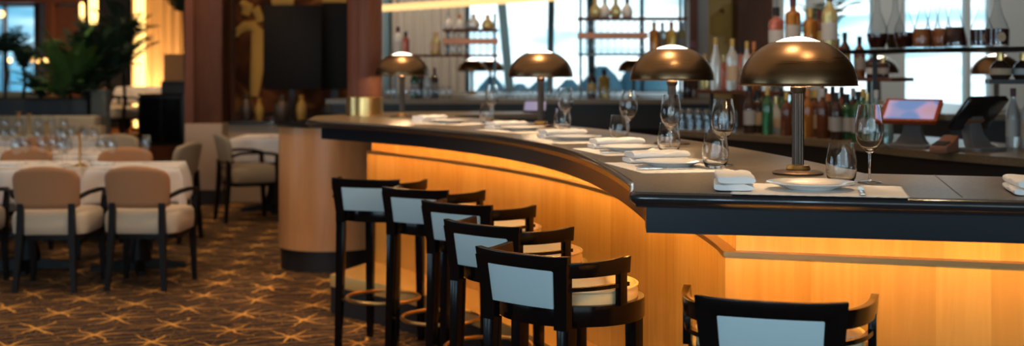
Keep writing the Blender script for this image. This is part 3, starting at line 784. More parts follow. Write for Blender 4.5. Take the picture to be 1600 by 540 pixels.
row([(1083, 'tall', 'g_dark', 'burgundy', None, .34, .038), (1102, 'round', 'g_straw', 'goldpaper', None, .25, .034, .08), (1118, 'tall', 'g_clear', 'goldpaper', None, .36, .038), (1131, 'round', 'g_pink', 'brass', None, .24, .032, .08),
     (1144, 'round', 'g_clear', 'goldpaper', 'beigepaper', .35, .042), (1158, 'round', 'g_pink', 'black', 'whitepaper', .30, .034, .06), (1167, 'round', 'g_clear', 'goldpaper', None, .33, .034), (1178, 'round', 'g_amber', 'orangecap', None, .33, .034, .07), (1198, 'round', 'g_clear', 'goldpaper', 'whitepaper', .22, .038)],
    'on the middle shelf', 'bottles on the middle shelf', on_line(.14, 1.27, [(1.26, 8.86), (1.50, 8.55), (1.72, 8.2)]))
row([(1294, 'round', 'g_brown', 'black', 'goldpaper', .295, .040), (1309, 'round', 'g_amber', 'black', None, .26, .036, .06), (1320, 'round', 'g_dark', 'black', 'goldpaper', .295, .038), (1343, 'round', 'g_brown', 'black', 'greypaper', .27, .038), (1362, 'round', 'g_dark', 'burgundy', 'whitepaper', .13, .036), (1380, 'square', 'g_dark', 'brass', 'greypaper', .13, .036)],
    'on the short dark shelf', 'bottles on the short dark shelf', on_line(.06, 1.36, [(2.08, 8.46), (2.40, 8.10)]))
row([(1213, 'square', 'g_pink', 'black', 'whitepaper', .29, .048), (1239, 'square', 'g_amber', 'burgundy', 'whitepaper', .36, .048, -.02), (1266, 'square', 'g_amber', 'goldpaper', None, .27, .040), (1280, 'square', 'g_brown', 'burgundy', 'goldpaper', .26, .036, .05), (1296, 'round', 'g_straw', 'burgundy', 'whitepaper', .36, .050)],
    'on the upper shelf', 'tall bottles on the upper shelf', on_line(.10, 1.53, UP))

# decanters
def decanter(kind, label):
    t = thing('decanter', label, 'decanter', group='decanters on the dark upper shelf')
    if kind == 'drop': pf = [(.030, 0), (.042, .004), (.058, .05), (.062, .085), (.055, .125), (.036, .175), (.019, .225), (.015, .30)]
    elif kind == 'cone': pf = [(.050, 0), (.064, .006), (.066, .03), (.050, .10), (.030, .17), (.018, .23), (.016, .30)]
    elif kind == 'bell': pf = [(.048, 0), (.060, .006), (.062, .085), (.050, .12), (.030, .165), (.018, .21), (.0155, .27)]
    else: pf = [(.040, 0), (.050, .006), (.056, .06), (.048, .10), (.034, .15), (.024, .19), (.018, .24), (.016, .28)]
    fl = (16, .10) if kind == 'cut' else None
    obj('glass', MB().lathe([(0, 0)] + pf + [(r - .003, z) for r, z in reversed(pf[1:])] + [(0, .008)], 32 if not fl else 64, flute=fl), 'thinglass', t, sharp=60)
    lq = [(0, .009)] + [(r - .005, max(.009, z)) for r, z in pf if z < .115]
    lq += [(lq[-1][0], lq[-1][1] + .008), (0, lq[-1][1] + .008)]
    obj('liquor', MB().lathe(lq, 28), 'liquor' if kind != 'cut' else 'liquoramber', t, sharp=50)
    zt = pf[-1][1]
    if kind == 'bell':
        obj('stopper', MB().lathe([(0, zt - .01), (.020, zt - .01), (.021, zt + .05), (0, zt + .05)], 16), 'black', t)
        n = 16; zs = [(0.022 * cos(2 * pi * i / n), .05 + .024 * sin(2 * pi * i / n)) for i in range(n)]
        fr_ = [(x, -sqrt(.0632 ** 2 - x * x), z) for x, z in zs]; bk_ = [(x, y + .002, z) for x, y, z in fr_]
        obj('label', MB().loft([fr_, bk_]), 'beigepaper', t)
    else:
        obj('stopper', MB().lathe([(0, zt - .005), (.016, zt - .005), (.018, zt + .01), (.024, zt + .03), (.018, zt + .06), (0, zt + .065)], 16), 'goldpaper' if kind == 'drop' else 'thinglass', t)
    return t
DEC = [(1371, 'drop', 0, 'teardrop decanter with gold stopper at the left end of the decanter row'), (1399, 'drop', .26, 'second teardrop decanter, partly behind others near the left end'),
       (1414, 'drop', 0, 'teardrop decanter of red-brown liquor, third from left'), (1441, 'cut', 0, 'cut-glass decanter fourth from left on the decanter shelf'),
       (1458, 'cut', .25, 'cut-glass decanter behind the middle of the decanter row'), (1473, 'cut', .06, 'cut-glass decanter just left of the conical decanter'),
       (1492, 'cone', -.06, 'conical clear decanter half full in the middle right'), (1534, 'bell', 0, 'bell-shaped bottle with oval beige label and black stopper, left of the pair'),
       (1558, 'bell', -.06, 'bell-shaped bottle with black stopper at right end of the shelf')]
pd = {}
plc = on_line(.10, 1.53, UP)
for px, kd, bk_, lb in DEC:
    if kd in pd: o = dup(pd[kd], label=lb)
    else: o = pd[kd] = decanter(kd, lb)
    o.location = plc(px, bk_)

# tills, card reader, bottles beside them
def make_till(label, glow):
    t = thing('till', label, 'till')
    tm = Matrix.Translation((0, 0, .235)) @ Matrix.Rotation(R(-52), 4, 'X')
    tb = Matrix.Translation((0, 0, .19 if glow else .175)) @ Matrix.Rotation(R(34 if glow else -46), 4, 'X')
    body = MB().prism(rounded_rect(.30, .20, .012), -.012, .012).xf(tb)
    obj('tablet', body, 'redframe' if glow else 'blackgloss', t, bevel=.003)
    if glow: obj('display', MB().prism(rounded_rect(.262, .165, .004), .0118, .0135).xf(tb), 'till_picture', t)
    else: obj('hinge', MB().obox((0, .04, .155), .12, .05, .07, 0, R(-30)), 'terminaltan', t, bevel=.006)
    rg = []
    for s_, w_, y_, z_ in ((0, .10, .02, .175), (.3, .085, .045, .13), (.6, .10, .03, .075), (.85, .15, 0, .03), (1, .20, -.03, .012)):
        rg.append([(-w_ / 2, y_ - .03, z_), (w_ / 2, y_ - .03, z_), (w_ / 2, y_ + .03, z_ + .006), (-w_ / 2, y_ + .03, z_ + .006)])
    obj('stand', MB().loft(rg), 'terminalgrey', t, bevel=.004)
    obj('base', MB().prism(rounded_rect(.26, .20, .05), 0, .018), 'terminalgrey', t, bevel=.004)
    return t
d1 = 6.86
# screen turned to the bartender side: display faces the camera, its top leaning away
t = make_till('till tablet with red-orange frame and lit purple screen behind the bar', True); t.location = (at(1424, d1), d1, BZ); t.rotation_euler = (0, 0, R(-30))
t = make_till('black till tablet, right of the lit one, screen dark', False); t.location = (at(1528, 6.55), 6.55, BZ); t.rotation_euler = (0, 0, R(32)); t.scale = (1.0, 1, 1.1)
t = thing('card_reader', 'dark brown card reader lying between the two tills', 'card reader', (at(1476, 6.42), 6.42, BZ), R(-40))
obj('body', MB().loft([[(-.045, -.09, .0), (.045, -.09, .0), (.045, -.09, .035), (-.045, -.09, .035)], [(-.045, .0, .0), (.045, .0, .0), (.045, .0, .055), (-.045, .0, .055)], [(-.04, .09, .0), (.04, .09, .0), (.04, .09, .085), (-.04, .09, .085)]]), 'terminaltan', t, bevel=.008)
obj('keypad', MB().obox((0, -.045, .047), .07, .07, .006, 0, R(12.5)), 'black', t)
o = bottle('tall', 'g_clear', 'burgundy', 'whitepaper', .315, .037); o.location = (at(1583, 6.85), 6.85, BZ); o['label'] = 'clear bottle with white label and burgundy neck at the right edge'; o['group'] = 'bottles by the tills'
o.rotation_euler = (0, 0, R(-21))
o = bottle('round', 'g_clear', 'black', 'beigepaper', .30, .037); o.location = (at(1606, 6.75), 6.75, BZ); o['label'] = 'half-seen bottle with beige label cut by the right picture edge'; o['group'] = 'bottles by the tills'
ds = 6.55
slab('small_shelf', [(at(1546, ds), ds), (at(1660, ds), ds - .1)], (.05, .2), zz(131, ds), zz(124, ds), 'black', 'small black shelf at the right edge holding dark labelled bottles', [(at(1640, ds), ds + .05, BZ, zz(131, ds))])
for px, lb in ((1563, 'squat black bottle with oval pale label, left on the small shelf'), (1599, 'squat black bottle with grey label, right on the small shelf')):
    o = bottle('flask', 'g_dark', 'brass', 'beigepaper' if px < 1580 else 'whitepaper', .135, .05); o.location = (at(px, ds + .08), ds + .08, zz(124, ds)); o['label'] = lb; o['group'] = 'squat bottles on the small shelf'
    o.rotation_euler = (0, 0, R(-21))

# far back bar on the left with shelves of glasses
lb_ = thing('back_bar', 'long straight dark back bar between farthest lamps and windows', 'back bar', (0.1, 11.2, 0))
obj('top', MB().box(-1.7, 1.75, -.22, .4, 1.11, 1.15), 'stonetop', lb_)
obj('cabinet', MB().box(-1.65, 1.70, -.18, .38, 0, 1.11), 'black', lb_)
obj('lower_front', MB().box(-1.65, 1.70, -.21, -.18, .1, .9), 'blackgloss', lb_)
tb0 = dup(b0); bpy.data.objects[tb0.name].data = b0.data.copy(); tb0.data.materials.clear(); tb0.data.materials.append(M['farglass'])
first = [True]
def small_glass(loc, label, group, flip=False, sc=1.0, rim=.58):
    o = tb0 if first[0] else dup(tb0)
    first[0] = False
    o.location = loc; o['label'] = label; o['group'] = group; o.scale = (sc * rim, sc * rim, sc)
    o.rotation_euler = (pi if flip else 0, 0, 0)
    return o
for i in range(11):
    px = 606 + i * 9.6
    small_glass((at(px, 11.08), 11.08, 1.15 + .116), 'upside-down clear glass in the row on the far back bar', 'upside-down glasses on the far back bar', True)
for i in range(20):
    px = 782 + i * 9.4
    small_glass((at(px, 11.12), 11.12, 1.15 + .10), 'small upside-down glass on the far back bar below the window', 'upside-down glasses below the window', True, .86)
for rr_ in range(2):
    for i in range(7):
        px = 1064 + i * 13.4
        dd = bbline(px) + .10 + rr_ * .12
        small_glass((at(px, dd), dd, BZ + .116 * 1.25), 'upside-down clear glass in the double row left of the dark bottles', 'double row of upside-down glasses', True, 1.25, .52)
# shelves of glasses
def glass_shelf(x0, x1, d_, zs, ths, label, ztop, ms, ends=None, zp=1.15):
    t = thing('glass_shelf', label, 'shelf', ((x0 + x1) / 2, d_, 1.15)); c = (x0 + x1) / 2
    for k, (z, h, m) in enumerate(zip(zs, ths, ms)):
        obj('board', MB().box(x0 - c, (ends[k] if ends else x1) - c, -.03, .26, z - h - 1.15, z - 1.15), m, t)
    for x in (x0 + .03, x1 - .03):
        obj('post', MB().box(x - c - .012, x - c + .012, .235, .26, zp - 1.15, ztop - 1.15), 'mullion', t)
    return t
dB = 10.95
zB = [zz(83, dB), zz(51, dB), zz(27, dB)]
glass_shelf(at(904, dB), at(1074, dB), dB, zB, (.02, .05, .02), 'glass shelf unit with tumblers and golden bottles left of the second lamp', 2.7, ('blackgloss', 'orangeglow_wood', 'walnut'), (at(1074, dB), at(1012, dB), at(1074, dB)))
for li, (z, n, nm, sc) in enumerate(((zB[0], 9, 'bottom board', 1.05), (zB[1], 9, 'orange middle board', .95))):
    for i in range(n):
        px = 918 + i * 10.6
        small_glass((at(px, dB + .06), dB + .06, z), 'clear tumbler on the %s of the shelf left of second lamp' % nm, 'tumblers on the %s' % nm, False, sc, .58 / sc)
row([(1022, 'square', 'g_amber', 'goldpaper', None, .27, .042), (1035, 'square', 'g_clear', 'whitepaper', 'beigepaper', .27, .036), (1049, 'square', 'g_gold', 'orangecap', None, .27, .042), (1064, 'square', 'g_straw', 'whitepaper', 'greypaper', .27, .040)],
    'on the glass shelf unit', 'golden bottles on the glass shelf unit', lambda px, b_: (at(px, dB + .03 + b_), dB + .03 + b_, zB[0]))
row([(930, 'flask', 'g_straw', 'goldpaper', None, .16, .045), (945, 'flask', 'g_white', 'whitepaper', None, .17, .045), (962, 'flask', 'g_straw', 'goldpaper', None, .16, .045), (980, 'flask', 'g_white', 'black', None, .17, .045)],
    'atop the glass shelf unit', 'squat bottles atop the glass shelf unit', lambda px, b_: (at(px, dB + .04 + b_), dB + .04 + b_, zB[2]))
row([(925, 'round', 'g_dark', 'black', 'goldpaper', .27, .042), (944, 'square', 'g_gold', 'black', None, .26, .05), (1075, 'square', 'g_dark', 'black', None, .24, .05)],
    'on the far back bar below the shelf unit', 'bottles on the far back bar', lambda px, b_: (at(px, 11.4 + b_), 11.4 + b_, 1.15))
dA = 11.0
zA = [zz(85, dA), zz(60, dA), zz(45, dA)]
glass_shelf(at(608, dA), at(778, dA), dA, [zA[0]], (.02,), 'lower glass shelf beside the farthest lamp and brown column', 1.6, ('walnut',))
t = glass_shelf(at(692, dA) , at(778, dA), dA + .03, zA[1:], (.045, .02), 'orange-edged glass rack between the farthest and third lamps', 1.9, ('orangeglow_wood', 'walnut'), None, zA[0])
for li, (z, n, nm, x0, st_) in enumerate(((zA[0], 8, 'lowest', 698, 10.5), (zA[1], 8, 'orange', 700, 10.2))):
    for i in range(n):
        small_glass((at(x0 + i * st_, dA + .08), dA + .08, z), 'clear tumbler on the %s board of the left glass rack' % nm, 'tumblers on the %s left board' % nm, False, .78 if li == 0 else .5, .7 if li == 0 else 1.0)
row([(622, 'round', 'g_white', 'burgundy', 'whitepaper', .24, .040), (634, 'round', 'g_pink', 'black', None, .20, .036, .08), (681, 'tall', 'g_straw', 'goldpaper', 'beigepaper', .19, .044)],
    'on the lower left glass shelf', 'bottles on the lower left glass shelf', lambda px, b_: (at(px, dA + .06 + b_), dA + .06 + b_, zA[0]))
row([(701, 'flask', 'g_white', 'whitepaper', None, .13, .034), (718, 'flask', 'g_white', 'orangecap', None, .13, .034), (740, 'flask', 'g_clear', 'whitepaper', None, .13, .05), (762, 'flask', 'g_straw', 'goldpaper', None, .13, .05)],
    'atop the orange-edged rack', 'small bottles atop the orange-edged rack', lambda px, b_: (at(px, dA + .08 + b_), dA + .08 + b_, zA[2]))
row([(648, 'round', 'g_green', 'black', 'whitepaper', .27, .038), (658, 'round', 'g_dark', 'black', None, .29, .036), (668, 'round', 'g_white', 'goldpaper', None, .25, .038), (679, 'round', 'g_dark', 'burgundy', 'greypaper', .27, .036)],
    'on the back bar beside the farthest lamp', 'bottles beside the farthest lamp', lambda px, b_: (at(px, 11.38 + b_), 11.38 + b_, 1.15))
# small tablet on the bar arm beside the third lamp
t = thing('tablet', 'small tablet with pale violet screen by the third lamp stem', 'tablet', (at(836, 9.25), 9.25, CT), R(-6))
tm = Matrix.Translation((0, 0, .045)) @ Matrix.Rotation(R(36), 4, 'X') @ Matrix.Rotation(R(0), 4, 'Z')
obj('case', MB().prism(rounded_rect(.17, .125, .01), -.006, .004).xf(tm), 'black', t)
obj('display', MB().prism(rounded_rect(.15, .105, .004), .0038, .005).xf(tm), 'screen_glow', t)
obj('stand', MB().obox((0, .045, .03), .06, .02, .062), 'black', t)

# ------------------------------------------------------------------ right background wall
struct('wall_right_back', wall_with_holes(MB(), at(1085, 12.8), WX1, 13.4, .15, CH, [(at(1214, 13.4), at(1556, 13.4), .55, 2.9)]), 'palewall')
window(4, at(1214, 13.4), at(1556, 13.4), 13.42, .55, 2.9, [(at(1275, 13.4), at(1275, 13.4), .18), (at(1388, 13.4), at(1388, 13.4), .34), (at(1512, 13.4), at(1512, 13.4), .05)], 'palewall')
struct('trim_3', MB().box(at(1076, 12.6), at(1089, 12.6), 12.55, 12.7, 0, CH), 'redwood')
struct('trim_4', MB().box(at(1089, 12.6), at(1107, 12.6), 12.6, 12.75, 0, CH), 'greywall')
p = thing('picture', 'blurred gold and ochre painting right of the grey post', 'painting', (at(1126, 13.3), 13.3, .9))
obj('canvas', MB().box(at(1100, 13.3) - at(1126, 13.3), at(1156, 13.3) - at(1126, 13.3), -.03, .04, 0, 2.2), mat('mural_gold', (.6, .4, .12), .5), p)
for (pts) in ([(1118, 20, .08), (1126, 30, .12), (1122, 55, .10)], [(1140, 5, .10), (1146, 30, .08), (1140, 70, .07)]):
    obj('gold_shape', MB().tube([(at(a, 13.3) - at(1126, 13.3), -.13, zz(b, 13.3) - .9) for a, b, r in pts], .05, 8, rads=[r for a, b, r in pts]).xf(Matrix.Diagonal((1, .3, 1, 1))), 'figure', p)
tag(centre(obj('dark_column', MB().box(at(1152, 12.9), at(1206, 12.9), 12.85, 13.2, 0, CH), 'walnut')), 'broad dark brown column between painting and pale window', 'column')
# golden lit canopy beam above the bar
t = thing('canopy_beam', 'thin golden lit beam slanting across above the bar shelves', 'beam', (-.7, 17.5, 0))
x0_, y0_, x1_, y1_ = at(596, 19.5), 19.5, at(900, 16.0), 16.0
zb_ = zz(17, 19.5)
obj('beam', MB().loft([[(x0_ + .7, y0_ - 17.5, zb_), (x0_ + .7, y0_ - 17.3, zb_), (x0_ + .7, y0_ - 17.3, zb_ + .09), (x0_ + .7, y0_ - 17.5, zb_ + .09)], [(x1_ + .7, y1_ - 17.5, zb_), (x1_ + .7, y1_ - 17.3, zb_), (x1_ + .7, y1_ - 17.3, zb_ + .09), (x1_ + .7, y1_ - 17.5, zb_ + .09)]]), 'gold_beam', t)
for q in (.1, .9):
    obj('hanger', MB().box(x0_ + (x1_ - x0_) * q + .7 - .01, x0_ + (x1_ - x0_) * q + .7 + .01, y0_ + (y1_ - y0_) * q - 17.41, y0_ + (y1_ - y0_) * q - 17.39, zb_ + .09, CH), 'black', t)
# outdoor shapes beyond the windows
def bush_blob(name, x, y, w, h, m, label, cat):
    mb = MB(); rg = []
    for j in range(9):
        v_ = j / 8; r = w / 2 * sin(pi * (.12 + .83 * v_)) * (1 + .1 * sin(7 * v_ + x))
        rg.append([(r * cos(2 * pi * i / 14) * (1 + .15 * sin(3 * i + j)), r * .6 * sin(2 * pi * i / 14), h * v_) for i in range(14)])
    mb.loft(rg); o = obj(name, mb, m); o.location = (x, y, 0); return tag(o, label, cat, 'garden shrubs outside the windows')
for px, w, h, nm in ((768, .9, 1.25, 'left of the bay'), (812, .8, 1.12, 'behind the third lamp, left side'), (845, .9, 1.18, 'straight behind the third lamp'), (889, .8, 1.2, 'right of the third lamp'), (940, 1.0, 1.45, 'behind the glass shelf'), (1010, 1.0, 1.7, 'at the right of the bay')):
    bush_blob('garden_shrub', at(px, 24), 24, w, h, 'outdoor', 'blue-green blurred shrub outside the window, ' + nm, 'shrub')

# ------------------------------------------------------------------ dining area
def make_chair(label, seat_m, back_m):
    t = thing('dining_chair', label, 'dining chair', group='dining chairs')
    # backrest: rounded upholstered shell, slightly curved
    W, z0, z1 = .43, .525, .80
    mb = MB(); nu, nv, rc = 18, 14, .085
    def shell(u, v, off):
        q = min(1.0, max(0.0, v)); z = z0 + (z1 - z0) * q
        hw = W / 2 - .012 * (1 - q)
        for zc, sg, r_ in ((z1 - rc, 1, rc), (z0 + .03, -1, .03)):
            e = (z - zc) * sg
            if e > 0: hw = W / 2 - .012 * (1 - q) - r_ + sqrt(max(0, r_ * r_ - e * e))
        x = u * hw; z = z - .016 * u * u * q
        return (x, -.235 + 1.0 * x * x - (z - z0) * .22 + off, z)
    g0_ = len(mb.v)
    for off, pinch in ((-.022, .9), (.026, .9)):
        mb.add([shell(-1 + 2 * a_ / nu, b_ / nv, off * (1 if 0 < a_ < nu and 0 < b_ < nv else .35)) for b_ in range(nv + 1) for a_ in range(nu + 1)],
               [(b_ * (nu + 1) + a_, b_ * (nu + 1) + a_ + 1, (b_ + 1) * (nu + 1) + a_ + 1, (b_ + 1) * (nu + 1) + a_) for b_ in range(nv) for a_ in range(nu)])
    per = [(a_, 0) for a_ in range(nu)] + [(nu, b_) for b_ in range(nv)] + [(a_, nv) for a_ in range(nu, 0, -1)] + [(0, b_) for b_ in range(nv, 0, -1)]
    ids = [b_ * (nu + 1) + a_ for a_, b_ in per]; o2 = (nu + 1) * (nv + 1)
    mb.f += [(ids[k], ids[(k + 1) % len(ids)], o2 + ids[(k + 1) % len(ids)], o2 + ids[k]) for k in range(len(ids))]
    obj('backrest', mb, back_m, t, sharp=75)
    sm = MB(); rg = []
    for z, sc in ((.355, .93), (.365, .98), (.43, 1.0), (.475, .99), (.497, .94), (.505, .80), (.508, .3)):
        rg.append([(x * sc, y * sc + .02, z) for x, y in rounded_rect(.50, .47, .10, 5)])
    s_ = obj('seat', sm.loft(rg), seat_m, t, sharp=50)
    obj('seat_frame', MB().prism([(x, y + .02) for x, y in rounded_rect(.47, .44, .09, 4)], .325, .358), 'darkleg', t)
    for s in (-1, 1):
        obj('rear_leg', MB().loft([[(s * X - r, Y - r, z), (s * X + r, Y - r, z), (s * X + r, Y + r, z), (s * X - r, Y + r, z)] for X, Y, z, r in ((.185, -.265, 0, .015), (.165, -.235, .33, .021), (.16, -.232, .56, .018))]), 'darkleg', t)
        obj('front_leg', MB().loft([[(s * X - r, Y - r, z), (s * X + r, Y - r, z), (s * X + r, Y + r, z), (s * X - r, Y + r, z)] for X, Y, z, r in ((.235, .225, 0, .014), (.225, .205, .34, .021), (.25, .20, .60, .017))]), 'darkleg', t)
        obj('arm', MB().tube([(s * .205, -.215, .60), (s * .245, -.14, .625), (s * .268, 0, .63), (s * .268, .13, .62), (s * .252, .215, .60)], .02, 8, flat=.7), 'darkleg', t)
    return t
chA = make_chair('tan-backed dining chair with cream seat, left of the two facing away', 'creamchair', 'tan')
chA.location = (-2.97, 8.37, 0); chA.rotation_euler = (0, 0, R(2))
CHS = [(-2.385, 8.42, -3, 'tan-backed dining chair with cream seat, right of the two facing away'),
       (-3.62, 8.36, 3, 'dining chair almost wholly beyond the left picture edge, dark arm showing'),
       (at(20, 9.76), 9.76, 176, 'tan dining chair facing the camera across the left near table'),
       (at(184, 9.76), 9.76, 183, 'tan dining chair facing the camera across the right near table'),
       (at(56, 11.4), 11.4, 184, 'dining chair at the second row table left of the pale one'),
       (at(12, 9.55) - .75, 10.0, 184, 'dining chair far left behind the near table'),
       ]
for x, y, a, lb in CHS:
    dup(chA, (x, y, 0), R(a), lb)
chC = make_chair('cream dining chair seen from the side by the small table before the booth', 'shadedcream', 'shadedcream')
chC.location = (at(388, 11.95), 11.95, 0); chC.rotation_euler = (0, 0, R(-62)); chC.scale = (1, 1, 1.02)
for x, y, a, lb in ((at(252, 10.55), 10.55, 76, 'cream dining chair seen side-on beyond the right near table'), (at(163, 11.4), 11.4, 168, 'cream dining chair facing the camera at the second row table')):
    dup(chC, (x, y, 0), R(a), lb)
for x, y, a, lb in ((at(168, 17.8), 17.8, -62, 'tan chair on the raised floor, left of the pair'), (at(184, 16.95), 16.95, -52, 'tan chair on the raised floor, right of the pair')):
    o = dup(chA, (x, y, .4), R(a), lb)

def make_table(label, w, l):
    t = thing('dining_table', label, 'table', group='dining tables')
    obj('tabletop', MB().box(-w / 2, w / 2, -l / 2, l / 2, .705, .735), 'darkleg', t)
    obj('pedestal', MB().lathe([(0, .06), (.09, .06), (.085, .12), (.06, .20), (.06, .66), (.12, .705), (0, .705)], 20), 'darkleg', t)
    for k in range(4):
        a = pi / 2 * k + .2
        obj('foot', MB().loft([[(cos(a) * r_ - sin(a) * w_, sin(a) * r_ + cos(a) * w_, z_) for w_, z_ in ((-.03, 0.0), (.03, 0.0), (.025, h_), (-.025, h_))] for r_, h_ in ((.0, .09), (.18, .06), (.32, .03))]), 'darkleg', t)
    return t
def cloth(w, l, z, drop, label, cx, cy, rz=0):
    nx, ny = 40, 44; st = .0; vs = []; fs = []
    W, L = w + 2 * drop, l + 2 * drop
    for j in range(ny + 1):
        for i in range(nx + 1):
            u = -W / 2 + W * i / nx; v_ = -L / 2 + L * j / ny
            ox = max(0, abs(u) - w / 2); oy = max(0, abs(v_) - l / 2)
            sx_, sy_ = math.copysign(1, u), math.copysign(1, v_)
            bx, by = max(-w / 2, min(w / 2, u)), max(-l / 2, min(l / 2, v_))
            dr_ = sqrt(ox * ox + oy * oy)
            fl = .16 * dr_ + .018 * sin(26 * (bx if oy > ox else by) + 1.3 * cx) * min(1, dr_ / .08)
            if dr_ > 0:
                bx += ox / dr_ * sx_ * (fl + .006); by += oy / dr_ * sy_ * (fl + .006)
            vs.append((bx, by, -dr_ * .985 if dr_ else 0.0))
    for j in range(ny):
        for i in range(nx):
            a = j * (nx + 1) + i; fs.append((a, a + 1, a + nx + 2, a + nx + 1))
    o = obj('tablecloth', MB().add(vs, fs), 'linen', sharp=80)
    so = o.modifiers.new('thick', 'SOLIDIFY'); so.thickness = .002; so.offset = 1
    o.location = (cx, cy, z + .001); o.rotation_euler = (0, 0, rz)
    return tag(o, label, 'tablecloth', 'white tablecloths')
TB = [(-3.43, 9.07, .68, .72, 'left near', 2), (-2.64, 9.05, .60, .60, 'right near', 9), (at(130, 10.6), 10.6, .6, .75, 'second row right', 0), (at(-20, 10.7), 10.7, .6, .75, 'second row left', 0),
      (at(60, 12.6), 12.6, 1.6, .75, 'third row', 0), (at(428, 12.75), 12.75, .7, .7, 'booth', 0)]
tables = None
for x, y, w, l, nm, a in TB:
    key = (w, l)
    t = make_table('dark pedestal table of the %s setting under a white cloth' % nm, w, l); t.location = (x, y, 0); t.rotation_euler = (0, 0, R(a))
    cloth(w, l, .735, .24, 'white linen cloth draped over the %s table' % nm, x, y, R(a))
TT = .7375
# small gold table lights
def make_stick(label):
    t = thing('gold_table_light', label, 'table light', group='slim gold table lights')
    obj('base', MB().lathe([(0, 0), (.05, 0), (.05, .012), (.02, .02), (0, .02)], 24), 'brass', t)
    obj('stem', MB().lathe([(0, .018), (.009, .018), (.009, .225), (.014, .235), (0, .235)], 14), 'brass', t)
    obj('top_disc', MB().lathe([(0, .233), (.036, .235), (.038, .240), (0, .246)], 24), 'brassdark', t)
    return t
GS = [(125, 265, 'slim gold table light on the right near table'), (73, 240, 'slim gold table light in the middle of the second row'),
      (45, 219, 'slim gold table light on the third row table, right one'), (29, 206, 'farthest slim gold table light at the left edge')]
g0 = None
for px, py, lb in GS:
    dd = dz(py, TT)
    if lb.startswith('slim gold table light on the right'): dd = 8.86; px = 125
    elif 'second row' in lb: dd = 10.4
    elif 'third' in lb: dd = 12.4
    else: dd = 12.75
    if g0 is None: g0 = o = make_stick(lb)
    else: o = dup(g0, label=lb)
    o.location = (at(px, dd), dd, TT)
# table glassware, thin
wt0 = wine_glass('farglass', '', 'wine glasses on the dining tables', .20)
DG = [(97, 8.92), (104, 9.1), (175, 9.05), (40, 9.15), (26, 8.95), (228, 9.24), (66, 9.2), (160, 9.22), (84, 9.3),
      (22, 10.6), (60, 10.45), (92, 10.6), (100, 10.3), (132, 10.7), (128, 10.4), (148, 10.5), (112, 10.8), (8, 10.5),
      (8, 12.45), (60, 12.5), (100, 12.5), (80, 12.7), (30, 12.4), (424, 12.6)]
WN = {8: 'near tables', 9: 'near tables', 10: 'second row of tables', 12: 'third row table'}
cnt = {}
for i, (px, dd) in enumerate(DG):
    o = wt0 if i == 0 else dup(wt0)
    o.location = (at(px, dd), dd, TT)
    if px == 424: o['label'] = 'wine glass alone on the booth table beside the drum'; continue
    if px == 228: o['label'] = 'wine glass alone at the right end of the near tables'; continue
    nm = WN[int(dd)]; o['label'] = 'blurred clear wine glass among those on the ' + nm; o['group'] = 'wine glasses on the ' + nm
for px, dd, lb in ((18, 8.86, 'folded white napkin at the left end of the near dining table'), (160, 8.92, 'folded white napkin right of the near gold table light')):
    o = dup(np0, (at(px, dd), dd, TT), R(70), lb, 'napkins on the dining tables'); o.scale = (.8, .7, .7)

# banquette, planter wall and plants
t = thing('banquette', 'long beige banquette along the planter wall behind the tables', 'banquette', (-5.6, 14.3, 0))
obj('backrest', MB().box(-3, at(150, 14.4) + 5.6, .06, .3, .4, .87), 'banquette', t, bevel=.02)
obj('seat', MB().box(-3, at(150, 14.4) + 5.6, -.45, .06, .12, .44), 'banquette', t, bevel=.02)
obj('base', MB().box(-3, at(150, 14.4) + 5.6, -.4, .28, 0, .12), 'toekick', t)
t = thing('planter', 'long dark planter box full of plants behind the banquette', 'planter', (-6.0, 15.0, 0))
obj('box', MB().box(-3, at(147, 15) + 6, -.25, .35, 0, 1.05), 'planter', t, bevel=.01)
obj('soil', MB().box(-2.97, at(147, 15) + 5.97, -.22, .32, 1.05, 1.06), 'soil', t)
t = thing('planter_post', 'grey-green square post at the right end of the planter', 'post', (at(159, 14.9), 14.9, 0))
obj('post', MB().box(-.085, .085, -.12, .05, .0, 1.13), 'plantergrey', t)
obj('cap', MB().box(-.09, .09, -.13, .06, 1.13, 1.16), 'plantergrey', t)
t = thing('side_banquette', 'low cream booth end standing at the planter right end', 'banquette', (at(138, 13.6), 13.6, 0))
obj('backrest', MB().box(-.15, .16, -.1, .1, .3, .8), 'banquette', t, bevel=.02)
obj('seat', MB().box(-.15, .16, -.5, -.1, 0, .42), 'banquette', t, bevel=.02)
# dark cabinet and host panel on the raised floor
t = thing('cabinet', 'black cabinet in front of the amber curtain left of the wood column', 'cabinet', (at(258, 16.9), 16.9, .4))
xw = at(292, 16.9) - at(258, 16.9)
obj('body', MB().box(-xw, xw, -.2, .3, 0, .655), 'black', t, bevel=.01)
obj('ledge', MB().box(-xw - .01, xw + .01, -.22, .32, .655, .68), 'blackgloss', t)
obj('upstand', MB().box(-xw * .38, xw, .2, .3, .68, .84), 'black', t)
obj('door', MB().box(-xw + .03, -.01, -.215, -.2, .05, .62), 'blackgloss', t); obj('door', MB().box(.01, xw - .03, -.215, -.2, .05, .62), 'blackgloss', t)
t = make_table('dark pedestal table on the raised floor before the amber curtain', .9, .8); t.location = (at(243, 18.7), 18.7, .4)
cloth(.9, .8, 1.135, .24, 'white linen cloth of the table on the raised floor', at(243, 18.7), 18.7)
t = thing('curtain_bench', 'beige bench back under the amber curtain behind the cabinet', 'bench', (at(274, 19.8), 19.8, .4))
obj('backrest', MB().box(-.19, .2, 0, .12, .3, zz(84, 19.8) - .4), 'amberdrape', t, bevel=.02)
obj('seat', MB().box(-.19, .2, -.4, 0, 0, .4), 'amberdrape', t, bevel=.02)
t = thing('service_table', 'low pale counter under the garden window at the far left', 'counter', (at(20, 17), 17, .4))
obj('top', MB().box(-.9, .55, -.3, .3, .66, .70), 'cream', t); obj('front', MB().box(-.85, .5, -.27, .27, 0, .66), 'amberdrape', t)
